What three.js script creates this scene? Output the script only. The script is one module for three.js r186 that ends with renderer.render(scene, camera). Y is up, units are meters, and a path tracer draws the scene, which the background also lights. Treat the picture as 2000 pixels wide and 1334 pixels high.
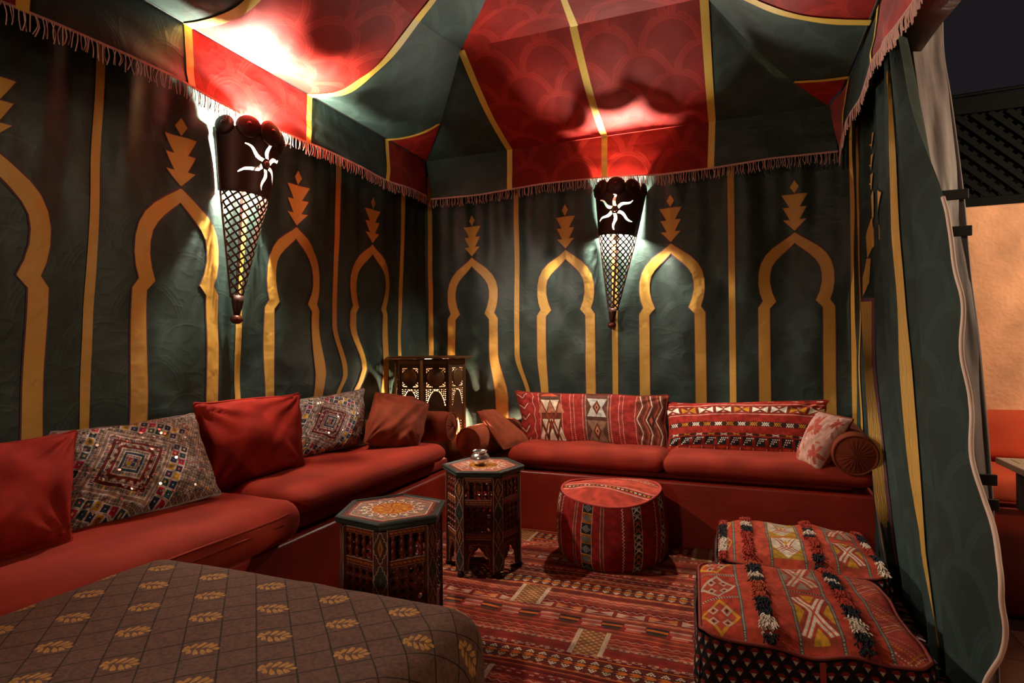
import * as THREE from 'three';
import { mergeGeometries, mergeVertices } from 'three/addons/utils/BufferGeometryUtils.js';
import { RoundedBoxGeometry } from 'three/addons/geometries/RoundedBoxGeometry.js';
import { Brush, Evaluator, SUBTRACTION } from 'three-bvh-csg';

// ---------------------------------------------------------------- camera, sky, exposure
const scene = new THREE.Scene();
const camera = new THREE.PerspectiveCamera(2 * Math.atan(667 / 1150) * 180 / Math.PI, 2000 / 1334, 0.05, 60);
camera.position.set(0, 1.15, 0);
camera.rotation.order = 'YXZ';
camera.rotation.set(0.4 * Math.PI / 180, 21.4 * Math.PI / 180, -0.5 * Math.PI / 180);
scene.add(camera);
scene.background = new THREE.Color().setRGB(0.0105, 0.0092, 0.0108);   // night sky
const renderer = new THREE.WebGLRenderer({ antialias: true });
renderer.toneMapping = THREE.LinearToneMapping;
renderer.toneMappingExposure = 1.0;
renderer.shadowMap.enabled = true;
// lamp strengths (candela); each lamp's builder makes its own light from these
const LAMP = { sconceLeft: 50, sconceBack: 23, lantern: 24, garden: 14, terrace: 13 };  // terrace is the added fill lamp behind the camera
const WHITE = new THREE.Color().setRGB(1, 0.94, 0.78), WARM = new THREE.Color().setRGB(1, 0.74, 0.48);

// ---------------------------------------------------------------- helpers
function rngOf(seed) { let a = seed >>> 0; return () => { a = (a + 0x6D2B79F5) | 0; let t = Math.imul(a ^ (a >>> 15), 1 | a); t = (t + Math.imul(t ^ (t >>> 7), 61 | t)) ^ t; return ((t ^ (t >>> 14)) >>> 0) / 4294967296; }; }
function hash2(x, y, s) { let h = Math.imul(x | 0, 374761393) + Math.imul(y | 0, 668265263) + Math.imul(s | 0, 974634777); h = Math.imul(h ^ (h >>> 13), 1274126177); return ((h ^ (h >>> 16)) >>> 0) / 4294967295; }
function noise(x, y, s = 0) {            // smooth value noise, -1..1
  const xi = Math.floor(x), yi = Math.floor(y), fx = x - xi, fy = y - yi, u = fx * fx * (3 - 2 * fx), v = fy * fy * (3 - 2 * fy);
  const a = hash2(xi, yi, s), b = hash2(xi + 1, yi, s), c = hash2(xi, yi + 1, s), d = hash2(xi + 1, yi + 1, s);
  return 2 * (a + (b - a) * u + (c - a) * v + (a - b - c + d) * u * v) - 1;
}
const lerp = (a, b, t) => a + (b - a) * t, clamp = (x, a = 0, b = 1) => Math.min(b, Math.max(a, x));
const smooth = (a, b, x) => { const t = clamp((x - a) / (b - a)); return t * t * (3 - 2 * t); };
const bump = (x, c, w) => Math.exp(-(((x - c) / w) ** 2));
const PI = Math.PI, TAU = 2 * PI;
const used = {};
function numbered(n) { const k = used[n] = (used[n] ?? -1) + 1; return k ? `${n}_${String(k).padStart(3, '0')}` : n; }
function shadows(o) { o.castShadow = o.receiveShadow = true; return o; }
function tag(o, label, category, group) { if (label) o.userData.label = label; if (category) o.userData.category = category; if (group) o.userData.group = group; return o; }
function thing(name, label, category, [x, y, z] = [0, 0, 0], turn = 0, group) {
  const o = new THREE.Group(); o.name = numbered(name); o.position.set(x, y, z); o.rotation.y = turn; scene.add(o);
  return tag(o, label, category, group);
}
function struct(name) { const o = new THREE.Group(); o.name = numbered(name); o.userData.kind = 'structure'; scene.add(o); return o; }
function part(name, geo, material, parent, label) {
  const m = shadows(new THREE.Mesh(Array.isArray(geo) ? merge(geo) : geo, material)); m.name = numbered(name); parent.add(m);
  if (label) m.userData.label = label;
  return m;
}
function merge(list) { return mergeGeometries(list.map(g => { const c = g.index ? g.toNonIndexed() : g.clone(); for (const k of Object.keys(c.attributes)) if (!['position', 'normal', 'uv'].includes(k)) c.deleteAttribute(k); return c; })); }
function geoOf(pos, uv, idx) {
  const g = new THREE.BufferGeometry();
  g.setAttribute('position', new THREE.Float32BufferAttribute(pos, 3)); g.setAttribute('uv', new THREE.Float32BufferAttribute(uv, 2));
  g.setIndex(idx); g.computeVertexNormals(); return g;
}
function grid(nu, nv, fn, uvf, closeU = false) {     // fn(u, v) -> [x, y, z], u and v in 0..1
  const pos = [], uv = [], idx = [];
  for (let j = 0; j <= nv; j++) for (let i = 0; i <= nu; i++) { const u = i / nu, v = j / nv; pos.push(...fn(u, v)); uv.push(...(uvf ? uvf(u, v) : [u, v])); }
  for (let j = 0; j < nv; j++) for (let i = 0; i < nu; i++) { const a = j * (nu + 1) + i, b = a + 1, c = a + nu + 1, d = c + 1; idx.push(a, b, d, a, d, c); }
  const g = geoOf(pos, uv, idx);
  if (closeU) { const n = g.attributes.normal; for (let j = 0; j <= nv; j++) { const a = j * (nu + 1), b = a + nu; const x = n.getX(a) + n.getX(b), y = n.getY(a) + n.getY(b), z = n.getZ(a) + n.getZ(b), l = Math.hypot(x, y, z) || 1; for (const k of [a, b]) n.setXYZ(k, x / l, y / l, z / l); } }
  return g;
}
function patch(poly, map, off = 0, edge = 0.04, uvs = 1) {      // a flat outline subdivided and laid on a curved cloth
  let tris = THREE.ShapeUtils.triangulateShape(poly.map(p => new THREE.Vector2(...p)), []).map(t => t.map(i => poly[i]));
  const len = (a, b) => Math.hypot(a[0] - b[0], a[1] - b[1]), mid = (a, b) => [(a[0] + b[0]) / 2, (a[1] + b[1]) / 2];
  for (let k = 0; k < 7; k++) {
    if (!tris.some(([a, b, c]) => Math.max(len(a, b), len(b, c), len(c, a)) > edge)) break;
    tris = tris.flatMap(([a, b, c]) => { const x = mid(a, b), y = mid(b, c), z = mid(c, a); return [[a, x, z], [x, b, y], [z, y, c], [x, y, z]]; });
  }
  const pos = [], uv = [], at = new Map(), idx = [];
  for (const t of tris) for (const p of t) { const k = p[0].toFixed(5) + ',' + p[1].toFixed(5); let i = at.get(k); if (i === undefined) { i = pos.length / 3; at.set(k, i); pos.push(...map(p[0], p[1], off)); uv.push(p[0] * uvs, p[1] * uvs); } idx.push(i); }
  return geoOf(pos, uv, idx);
}
function along(pts, n) {                              // n + 1 points evenly spread on a polyline's own parameter
  const out = []; for (let i = 0; i <= n; i++) { const t = i / n * (pts.length - 1), k = Math.min(pts.length - 2, Math.floor(t)), f = t - k; out.push(pts[k].map((v, c) => lerp(v, pts[k + 1][c], f))); } return out;
}
function strip(A, B, map, off, n, across = 3) {
  const a = along(A, n), b = along(B, n);
  return grid(n, across, (u, v) => { const i = Math.round(u * n); return map(lerp(a[i][0], b[i][0], v), lerp(a[i][1], b[i][1], v), off); },
    (u, v) => { const i = Math.round(u * n); return [lerp(a[i][0], b[i][0], v), lerp(a[i][1], b[i][1], v)]; });
}
function scaleUV(g, a, b) { const u = g.attributes.uv; for (let i = 0; i < u.count; i++) u.setXY(i, u.getX(i) * a, u.getY(i) * b); return g; }
function tube(points, r, seg = 24, rs = 6, closed = false) { return new THREE.TubeGeometry(new THREE.CatmullRomCurve3(points.map(p => new THREE.Vector3(...p)), closed), seg, r, rs, closed); }
function box(w, h, d, x, y, z, r = 0.004, seg = 2) { const g = new RoundedBoxGeometry(w, h, d, seg, Math.min(r, w / 2.01, h / 2.01, d / 2.01)); g.translate(x, y, z); return g; }
function lathe(pts, seg = 24) { return new THREE.LatheGeometry(pts.map(p => new THREE.Vector2(...p)), seg); }
function moved(g, x = 0, y = 0, z = 0, rx = 0, ry = 0, rz = 0) { const c = g.clone(); c.applyMatrix4(new THREE.Matrix4().compose(new THREE.Vector3(x, y, z), new THREE.Quaternion().setFromEuler(new THREE.Euler(rx, ry, rz, 'YXZ')), new THREE.Vector3(1, 1, 1))); return c; }
// a padded block: box with rounded edges of radius r, a domed top and soft dents; uv in metres unrolled from the top over the sides
function padded(w, h, d, r, { dome = 0.01, dent = 0.004, seed = 1, n = [26, 8, 20], belly = 0, uvOff = [0, 0] } = {}) {
  let g = new THREE.BoxGeometry(w, h, d, ...n); g.deleteAttribute('uv'); g.deleteAttribute('normal'); g = mergeVertices(g, 1e-5);
  const p = g.attributes.position, uv = [];
  for (let i = 0; i < p.count; i++) {
    let x = p.getX(i), y = p.getY(i), z = p.getZ(i);
    const cx = clamp(x, -w / 2 + r, w / 2 - r), cy = clamp(y, -h / 2 + Math.min(r, h / 2.02), h / 2 - Math.min(r, h / 2.02)), cz = clamp(z, -d / 2 + r, d / 2 - r);
    let dx = x - cx, dy = y - cy, dz = z - cz; const ry = Math.min(r, h / 2.02), l = Math.hypot(dx / r, dy / ry, dz / r) || 1e-9;
    const on = Math.max(Math.abs(dx / r), Math.abs(dy / ry), Math.abs(dz / r)); const k = l > 0 && on > 0.999 ? 1 / l : 1 / Math.max(1, l);
    dx *= k; dy *= k; dz *= k; x = cx + dx; y = cy + dy; z = cz + dz;
    const ax = 1 - (2 * x / w) ** 2, az = 1 - (2 * z / d) ** 2, up = smooth(-0.2, 1, dy / ry);
    const nx = Math.abs(dx / r), nz = Math.abs(dz / r), nn = nx + nz + 1e-6, drop = Math.max(0, h / 2 - y);
    uv.push(uvOff[0] + x + Math.sign(x) * drop * nx / nn * 0.6, uvOff[1] + z + Math.sign(z) * drop * nz / nn * 0.6);
    y += up * (dome * Math.max(0, ax) ** 0.5 * Math.max(0, az) ** 0.5 + dent * noise(x * 5 + seed, z * 5, seed) + dent * 0.5 * noise(x * 13, z * 13 + seed, seed));
    const side = belly * (1 - (2 * y / h) ** 2); x += Math.sign(dx) * nx * (side + dent * noise(z * 6, y * 14, seed + 3)); z += Math.sign(dz) * nz * (side + dent * noise(x * 6, y * 14, seed + 5));
    p.setXYZ(i, x, y, z);
  }
  g.setAttribute('uv', new THREE.Float32BufferAttribute(uv, 2)); g.computeVertexNormals(); return g;
}
// ---------------------------------------------------------------- computed textures
function canvasTex(w, h, draw, { rx = 1, ry = 1, srgb = true, grain = 0, seed = 1 } = {}) {
  const c = document.createElement('canvas'); c.width = w; c.height = h; const g = c.getContext('2d'); draw(g, w, h);
  if (grain) { const im = g.getImageData(0, 0, w, h), d = im.data; for (let y = 0; y < h; y++) for (let x = 0; x < w; x++) { const i = (y * w + x) * 4, f = 1 + grain * ((hash2(x, y, seed) - 0.5) * 1.2 + 0.35 * ((x + y) % 2 ? 1 : -1) * 0.6 + 0.7 * noise(x / 23, y / 23, seed)); d[i] *= f; d[i + 1] *= f; d[i + 2] *= f; } g.putImageData(im, 0, 0); }
  const t = new THREE.CanvasTexture(c); t.wrapS = t.wrapT = THREE.RepeatWrapping; t.repeat.set(rx, ry); t.magFilter = THREE.LinearFilter; t.anisotropy = 8; if (srgb) t.colorSpace = THREE.SRGBColorSpace; return t;
}
function dataTex(n, f, { rx = 1, ry = 1, srgb = false } = {}) {     // f(x, y in 0..1) -> [r, g, b] 0..1, must tile
  const d = new Uint8Array(n * n * 4); for (let y = 0; y < n; y++) for (let x = 0; x < n; x++) { const v = f(x / n, y / n), i = (y * n + x) * 4; for (let k = 0; k < 3; k++) d[i + k] = 255 * clamp(v[k]); d[i + 3] = 255; }
  const t = new THREE.DataTexture(d, n, n, THREE.RGBAFormat); t.wrapS = t.wrapT = THREE.RepeatWrapping; t.repeat.set(rx, ry); t.magFilter = THREE.LinearFilter; t.minFilter = THREE.LinearMipmapLinearFilter; t.generateMipmaps = true; t.anisotropy = 8; if (srgb) t.colorSpace = THREE.SRGBColorSpace; t.needsUpdate = true; return t;
}
function tnoise(x, y, f, s) {                         // tiling value noise with f cells a side
  const X = x * f, Y = y * f, xi = Math.floor(X), yi = Math.floor(Y), fx = X - xi, fy = Y - yi, u = fx * fx * (3 - 2 * fx), v = fy * fy * (3 - 2 * fy), q = (i, j) => hash2(((xi + i) % f + f) % f, ((yi + j) % f + f) % f, s);
  return lerp(lerp(q(0, 0), q(1, 0), u), lerp(q(0, 1), q(1, 1), u), v) * 2 - 1;
}
const fbm = (x, y, f, s) => 0.55 * tnoise(x, y, f, s) + 0.28 * tnoise(x, y, f * 2, s + 1) + 0.17 * tnoise(x, y, f * 4, s + 2);
// jacquard fish scales: rows of arches 0.30 m wide, each row 0.14 m above the last; triple lines along every arch
function scales(x, y) {
  const W = 0.5, H = 0.25; let best = 0;
  for (let r = Math.floor(y / H) - 0; r >= Math.floor(y / H) - 4; r--) {
    const sh = (r & 1) ? W / 2 : 0, c = Math.round((x - sh) / W) * W + sh, dx = Math.abs(x - c), top = r * H, dy = y - top;
    const rad = Math.hypot(dx, dy * 0.85) / (W / 2) + 0.05 * Math.sin(dy * 9);
    if (rad < 1 && dy >= 0) { if (rad > 0.76) best = 0.45; for (const q of [0.96, 0.87, 0.79]) best = Math.max(best, 1 - Math.abs(rad - q) / 0.04); break; }
  }
  return clamp(best);
}
const clothMap = (base, lift) => dataTex(1024, (x, y) => { const m = scales(x, y), t = fbm(x, y, 8, 3), w = 0.94 + 0.06 * (((Math.floor(x * 1024) + Math.floor(y * 1024)) % 2)) + 0.05 * (hash2(x * 1024, y * 1024, 4) - 0.5); return base.map((b, i) => (b * (1 + 0.10 * t) + m * lift[i]) * w); }, { rx: 1 / 0.72, ry: 1 / 0.64, srgb: true });
const clothBump = dataTex(1024, (x, y) => {
  const q = x + 0.03 * tnoise(x, y, 6, 9), r = y + 0.03 * tnoise(x, y, 6, 10);
  const ridge = 1 - Math.abs(tnoise(q, r, 7, 11)), fine = 1 - Math.abs(tnoise(q + 0.3, r, 17, 12)); const m = scales(x, y);
  const v = 0.40 * ridge + 0.14 * fine ** 2 + 0.06 * (0.5 + 0.5 * tnoise(x, y, 40, 13)) + 0.2 * (0.5 + 0.5 * tnoise(x, y, 4, 14)) + 0.09 * m + 0.04 * hash2(x * 1024, y * 1024, 6); return [v, v, v];
}, { rx: 1 / 0.72, ry: 1 / 0.64 });
const satinBump = dataTex(256, (x, y) => { const v = 0.5 + 0.3 * tnoise(x, y, 6, 21) + 0.12 * tnoise(x, y, 15, 22) + 0.06 * (hash2(x * 256, y * 256, 5) - 0.5); return [v, v, v]; }, { rx: 4, ry: 4 });
const velvetMap = (c) => dataTex(512, (x, y) => { const t = fbm(x, y, 5, 31), s = tnoise(x, y * 0.5 + 0.5, 9, 33); return c.map(b => b * (1 + 0.13 * t + 0.05 * s + 0.07 * (hash2(x * 512, y * 512, 3) - 0.5))); }, { rx: 1.4, ry: 1.4, srgb: true });
const weaveBump = dataTex(256, (x, y) => { const v = 0.5 + 0.25 * Math.sin(x * TAU * 64) * Math.sin(y * TAU * 64) + 0.25 * (hash2(x * 256, y * 256, 8) - 0.5); return [v, v, v]; }, { rx: 5, ry: 5 });
const creaseBump = dataTex(512, (x, y) => { const v = 0.5 + 0.35 * tnoise(x, y, 3, 62) + 0.15 * tnoise(x, y, 8, 63) + 0.05 * hash2(x * 512, y * 512, 2); return [v, v, v]; }, { rx: 1.6, ry: 1.6 });
const plasterBump = dataTex(512, (x, y) => { const a = 1 - Math.abs(tnoise(x, y, 24, 41)), v = 0.5 * a + 0.3 * tnoise(x, y, 60, 42) + 0.35 * tnoise(x, y, 5, 43); return [0.4 + v * 0.5, 0.4 + v * 0.5, 0.4 + v * 0.5]; }, { rx: 1.3, ry: 1.3 });
const pileBump = dataTex(256, (x, y) => { const v = 0.5 + 0.5 * (hash2(x * 256, y * 256, 51) - 0.5) + 0.3 * tnoise(x, y, 30, 52); return [v, v, v]; }, { rx: 6, ry: 6 });
// ---------------------------------------------------------------- materials
function mat(o) { const { rgb, ...r } = o; const m = new THREE.MeshPhysicalMaterial({ side: THREE.DoubleSide, ...r }); if (rgb) m.color.set(rgb); return m; }
const redMap = clothMap([0.58, 0.115, 0.085], [0.13, 0.07, 0.05]);
const M = {
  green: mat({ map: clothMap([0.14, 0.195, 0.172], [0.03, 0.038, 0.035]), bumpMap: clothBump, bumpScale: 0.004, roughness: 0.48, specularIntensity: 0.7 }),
  red: mat({ map: redMap, bumpMap: clothBump, bumpScale: 0.003, roughness: 0.65, specularIntensity: 0.5 }),
  redThin: mat({ map: redMap, bumpMap: clothBump, bumpScale: 0.003, roughness: 0.9, specularIntensity: 0.5, transmission: 0.35, thickness: 0 }),
  yellow: mat({ rgb: '#bd8f3e', bumpMap: satinBump, bumpScale: 0.004, roughness: 0.48, specularIntensity: 0.7 }),
  yellowBand: mat({ rgb: '#dcb84e', bumpMap: satinBump, bumpScale: 0.002, roughness: 0.5 }),
  greenRoofLit: mat({ map: clothMap([0.20, 0.262, 0.238], [0.045, 0.052, 0.05]), bumpMap: clothBump, bumpScale: 0.004, roughness: 0.6, specularIntensity: 0.6 }),  // same cloth as the walls, lightened: lamplight on the roof put into the colour
  greenMatte: mat({ map: clothMap([0.15, 0.195, 0.175], [0.035, 0.042, 0.04]), bumpMap: clothBump, bumpScale: 0.003, roughness: 0.75, specularIntensity: 0.4 }),
  stitch: mat({ rgb: '#5e3340', roughness: 0.8 }),
  fringe: mat({ rgb: '#c79a90', roughness: 0.85 }),
  velvet: mat({ map: velvetMap([0.52, 0.16, 0.10]), bumpMap: creaseBump, bumpScale: 0.003, roughness: 0.85, specularIntensity: 0.3, sheen: 0.15, sheenRoughness: 0.45, sheenColor: new THREE.Color(0.7, 0.27, 0.14) }),
  redCotton: mat({ map: velvetMap([0.52, 0.12, 0.07]), bumpMap: creaseBump, bumpScale: 0.006, roughness: 0.85, specularIntensity: 0.25 }),
  darkVelvet: mat({ map: velvetMap([0.46, 0.14, 0.09]), bumpMap: creaseBump, bumpScale: 0.003, roughness: 0.85, specularIntensity: 0.3 }),
  rust: mat({ map: velvetMap([0.56, 0.26, 0.16]), bumpMap: pileBump, bumpScale: 0.003, roughness: 0.9, specularIntensity: 0.3, sheen: 0.3, sheenRoughness: 0.5, sheenColor: new THREE.Color(0.7, 0.35, 0.2) }),
  rustDark: mat({ map: velvetMap([0.43, 0.18, 0.10]), bumpMap: creaseBump, bumpScale: 0.006, roughness: 0.85, specularIntensity: 0.3, sheen: 0.2, sheenRoughness: 0.5, sheenColor: new THREE.Color(0.7, 0.3, 0.15) }),
  paint: mat({ map: velvetMap([0.50, 0.12, 0.06]), roughness: 0.38, bumpMap: plasterBump, bumpScale: 0.0015 }),
  vinyl: mat({ map: velvetMap([0.50, 0.455, 0.45]), roughness: 0.5, bumpMap: creaseBump, bumpScale: 0.004 }),
  cord: mat({ rgb: '#cfae9c', roughness: 0.7 }), black: mat({ rgb: '#14110f', roughness: 0.6 }),
  iron: mat({ rgb: '#3a1d16', roughness: 0.5, metalness: 0.55 }), ironBright: mat({ rgb: '#5a2c22', roughness: 0.35, metalness: 0.6 }),
  brass: mat({ rgb: '#6d4f30', roughness: 0.42, metalness: 0.85 }), brassDark: mat({ rgb: '#4e3a28', roughness: 0.5, metalness: 0.8 }),
  silver: mat({ rgb: '#d8d3cc', roughness: 0.25, metalness: 0.95 }),
  peach: mat({ map: velvetMap([0.92, 0.69, 0.54]), bumpMap: plasterBump, bumpScale: 0.005, roughness: 0.95 }),
  lattice: mat({ rgb: '#070807', roughness: 0.7, specularIntensity: 0.2 }),
  rim: mat({ rgb: '#2c3833', roughness: 0.35 }), ebony: mat({ rgb: '#17100d', roughness: 0.45 }), wood: mat({ rgb: '#5b2413', roughness: 0.5 }), spindle: mat({ rgb: '#6b2412', roughness: 0.4 }), ornament: mat({ rgb: '#9a5a22', roughness: 0.55 }), inlay: mat({ rgb: '#b0907f', roughness: 0.6 }),
  steel: mat({ rgb: '#b0aba3', roughness: 0.4, metalness: 0.3 }), steelDark: mat({ rgb: '#2a2b2b', roughness: 0.5 }),
  orange: mat({ map: velvetMap([0.78, 0.30, 0.17]), bumpMap: creaseBump, bumpScale: 0.004, roughness: 0.9 }),
  glow: new THREE.MeshStandardMaterial({ color: 0xffffff, emissive: new THREE.Color(1, 0.95, 0.85), emissiveIntensity: 9 }),
  glowWarm: new THREE.MeshStandardMaterial({ color: 0xffffff, emissive: new THREE.Color(1, 0.82, 0.55), emissiveIntensity: 7 }),
};
function lampLight(parent, color, cd, [x, y, z], size = 1.5) { const l = new THREE.PointLight(color, cd, 0, 2); l.position.set(x, y, z); l.castShadow = true; l.shadow.radius = size; l.shadow.mapSize.set(1024, 1024); l.name = 'lamp_light'; parent.add(l); return l; }
// ---------------------------------------------------------------- tent walls: cloth surfaces as functions of (length along the wall, height)
function folds(s, y, seed) {
  const low = smooth(2.4, 1.3, y);
  return 0.011 * Math.sin(TAU * (s / 0.36 + 0.12 * Math.sin(y * 2.3 + seed)) + seed) * (1 - 0.5 * low) + 0.006 * Math.sin(TAU * s / 0.15 + 1.5 * noise(s * 2, y, seed)) * (1 - low)
    + 0.024 * noise(s * 3.2 + seed, y * 0.8, seed) + 0.013 * noise((s - 0.55 * y) * 4.6, (0.5 * s + y) * 1.2, seed + 7) + 0.010 * noise(s * 5 + 1.5 * y, y * 2.2, seed + 2) * low + 0.007 * noise(s * 9 + 2.4 * y, y * 4.5 - s * 2, seed + 4) * low;
}
const leftPull = (s, y) => (0.13 * smooth(1.3, 1.0, y) - 0.10 * smooth(0.98, 0.84, y)) * bump(s, 3.15, 0.3);
const wallLeft = (s, y, off = 0) => { const z = s + 0.04 * (y - 1.45) + leftPull(s, y); return [-2.37 + folds(s, y, 3) + off, y, -Math.min(z, 4.13)]; };
const wallBack = (s, y, off = 0) => [s + 0.10 * smooth(1.1, 0.75, y) * bump(s, -1.62, 0.2), y, -4.10 + folds(s, y, 8) + off];
// lobed arch outline, half of it: outer and inner edge from the foot to the tip, centre at 0
function archPaths(foot, tip) {
  const k = tip - 1.85;
  const O = [[0.218, foot], [0.218, 1.0 + k], [0.218, 1.378 + k], [0.190, 1.42 + k], [0.207, 1.47 + k], [0.215, 1.53 + k], [0.213, 1.60 + k], [0.199, 1.66 + k], [0.172, 1.71 + k], [0.130, 1.755 + k], [0.068, 1.80 + k], [0.03, 1.826 + k], [0, 1.85 + k]];
  const I = [[0.150, foot], [0.150, 1.0 + k], [0.150, 1.372 + k], [0.112, 1.415 + k], [0.134, 1.47 + k], [0.147, 1.53 + k], [0.147, 1.585 + k], [0.136, 1.635 + k], [0.112, 1.675 + k], [0.078, 1.712 + k], [0.036, 1.75 + k], [0.016, 1.768 + k], [0, 1.785 + k]];
  return [O, I];
}
function archOn(parent, map, c, foot, tip) {
  const [O, I] = archPaths(foot, tip);
  for (const sg of [-1, 1]) {
    const o = O.map(([x, y]) => [c + sg * x, y]), i = I.map(([x, y]) => [c + sg * x, y]);
    const so = O.map(([x, y], k) => [c + sg * (x + 0.005), y + (k > 8 ? 0.005 : 0)]), si = I.map(([x, y], k) => [c + sg * Math.max(0, x - 0.005), y - (k > 8 ? 0.005 : 0)]);
    const a = part('arch_trim', strip(o, i, map, 0.0045, 96, 3), M.yellow, parent);
    part('stitched_edge', strip(so, si, map, 0.003, 96, 3), M.stitch, a);
  }
  const k = tip - 1.85;
  for (const [t, w, b, n] of [[2.09, 0.074, 2.008, 0.028], [2.008, 0.068, 1.93, 0.027], [1.93, 0.066, 1.862, 0.002]]) {
    const P = e => [[c - w - 1.5 * e, t + k + e], [c + w + 1.5 * e, t + k + e], [c + n + e * 0.6, b + k - e], [c - n - e * 0.6, b + k - e]];
    const f = part('finial_triangle', patch(P(0), map, 0.0045, 0.03), M.yellow, parent); part('stitched_edge', patch(P(0.004), map, 0.003, 0.03), M.stitch, f);
  }
  const D = e => [[c, 2.178 + k + e], [c + 0.025 + e, 2.137 + k], [c, 2.095 + k - e], [c - 0.025 - e, 2.137 + k]];
  const f = part('finial_diamond', patch(D(0), map, 0.0045, 0.03), M.yellow, parent); part('stitched_edge', patch(D(0.004), map, 0.003, 0.03), M.stitch, f);
}
function stripeOn(parent, map, c, w, y0, y1) { part('stripe', strip([[c - w / 2, y0], [c - w / 2, y1]], [[c + w / 2, y0], [c + w / 2, y1]], map, 0.004, 90, 2), M.yellow, parent); }
{
  const L = struct('wall_left');
  part('cloth', grid(300, 150, (u, v) => wallLeft(lerp(0.55, 4.15, u), lerp(0.376, 2.62, v)), (u, v) => [lerp(0.55, 4.15, u), lerp(0.376, 2.62, v)]), M.green, L);
  for (const s of [0.815, 1.552, 2.29, 3.03, 3.765]) stripeOn(L, wallLeft, s, 0.036, 0.385, 2.5);
  [[1.185, 1.85], [1.93, 1.88], [2.675, 1.84], [3.385, 1.85]].forEach(([s, t]) => archOn(L, wallLeft, s, 0.385, t));
  const B = struct('wall_back');
  part('cloth', grid(270, 150, (u, v) => wallBack(lerp(-2.40, 0.66, u), lerp(0.376, 2.62, v)), (u, v) => [lerp(-2.40, 0.66, u), lerp(0.376, 2.62, v)]), M.green, B);
  for (const s of [-2.305, -1.568, -0.83, -0.062, 0.635]) stripeOn(B, wallBack, s, 0.04, 0.385, 2.5);
  [[-1.935, 1.83], [-1.188, 1.84], [-0.445, 1.83], [0.313, 1.85]].forEach(([s, t]) => archOn(B, wallBack, s, 0.385, t));
}
// ---------------------------------------------------------------- roof: outer edge 2.8 m wide, inner frame, shallow peak
const RX0 = -2.27, RX1 = 0.545, RZ0 = -4.0, RZ1 = -0.70, IX = 0.70, IZ = 0.80, RY = 2.58, IY = 2.945;
const wr = (a, b, seed) => 0.007 * noise(a * 9 + b * 4, b * 2.2, seed) + 0.003 * noise(a * 20 - b * 6, b * 3 + a, seed + 1);
const GATHER = 0.05;                         // the back right corner of the tent is drawn in
function slope(side) {                       // (a along the edge, t 0..1 inward, off downward)
  const alongX = side === 'back' || side === 'front';
  return (a, t, off = 0) => {
    const lo = alongX ? RX0 + IX * t : RZ0 + IZ * t, hi = alongX ? RX1 - IX * t - (side === 'back' ? GATHER * (1 - t) : 0) : RZ1 - IZ * t, s = clamp((a - lo) / (hi - lo)), mid = Math.sin(PI * s);
    const sagIn = side === 'left' ? 0.10 * mid : 0; const sag = ((side === 'left' || side === 'right' ? 0.05 : 0.035) + (side === 'left' ? 0.075 : 0.02) * mid) * Math.sin(PI * clamp(t)) ;
    const y = lerp(RY, IY - sagIn, t) - sag + (side === 'back' ? 0.8 : 1.3) * wr(a, t, side.length) * Math.sin(PI * t) * Math.min(1, 4 * mid + 0.15) - off;
    if (side === 'back') return [a, y, RZ0 + IZ * t]; if (side === 'front') return [a, y, RZ1 - IZ * t];
    if (side === 'left') return [RX0 + IX * t, y, a]; return [RX1 - IX * t - GATHER * (1 - t) * bump(a, hipZ(t, false), 0.22), y, a];
  };
}
const ceiling = struct('ceiling');
const slopes = Object.fromEntries(['back', 'left', 'right', 'front'].map(k => [k, slope(k)]));
function panelStrip(name, map, A, B, material, off, n = 40, across = 30) { return part(name, scaleUV(strip(A, B, map, off, n, across), 1, 0.84), material, ceiling); }
const hipX = (t, right) => right ? RX1 - IX * t : RX0 + IX * t, hipZ = (t, front) => front ? RZ1 - IZ * t : RZ0 + IZ * t;
// back slope: green corner, two red panels, green corner; a red wedge at the right corner belongs to the right slope
{
  const m = slopes.back, xs1 = -1.568, xs2 = -0.868, xs3 = -0.168;
  panelStrip('roof_panel', m, [[RX0, 0], [-1.57, 1]], [[xs1, 0], [xs1, 1]], M.greenRoofLit, 0);
  panelStrip('roof_panel', m, [[xs1, 0], [xs1, 1]], [[xs2, 0], [xs2, 1]], M.red, 0);
  panelStrip('roof_panel', m, [[xs2, 0], [xs2, 1]], [[xs3, 0], [xs3, 1]], M.red, 0);
  panelStrip('roof_panel', m, [[xs3, 0], [xs3, 1]], [[RX1 - GATHER, 0], [RX1 - IX, 1]], M.greenRoofLit, 0);
  for (const x of [xs1, xs2, xs3]) part('seam_band', strip([[x - 0.022, 0], [x - 0.022, 1]], [[x + 0.022, 0], [x + 0.022, 1]], m, 0.006, 50, 2), M.yellowBand, ceiling);
  const f = slopes.front, w = [RX0, xs1, xs2, xs3, RX1];
  for (let i = 0; i < 4; i++) panelStrip('roof_panel', f, [[w[i], 0], [Math.max(w[i], RX0 + IX), 1]], [[w[i + 1], 0], [Math.min(w[i + 1], RX1 - IX), 1]], i === 0 || i === 3 ? M.greenRoofLit : M.red, 0, 20, 16);
}
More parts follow.
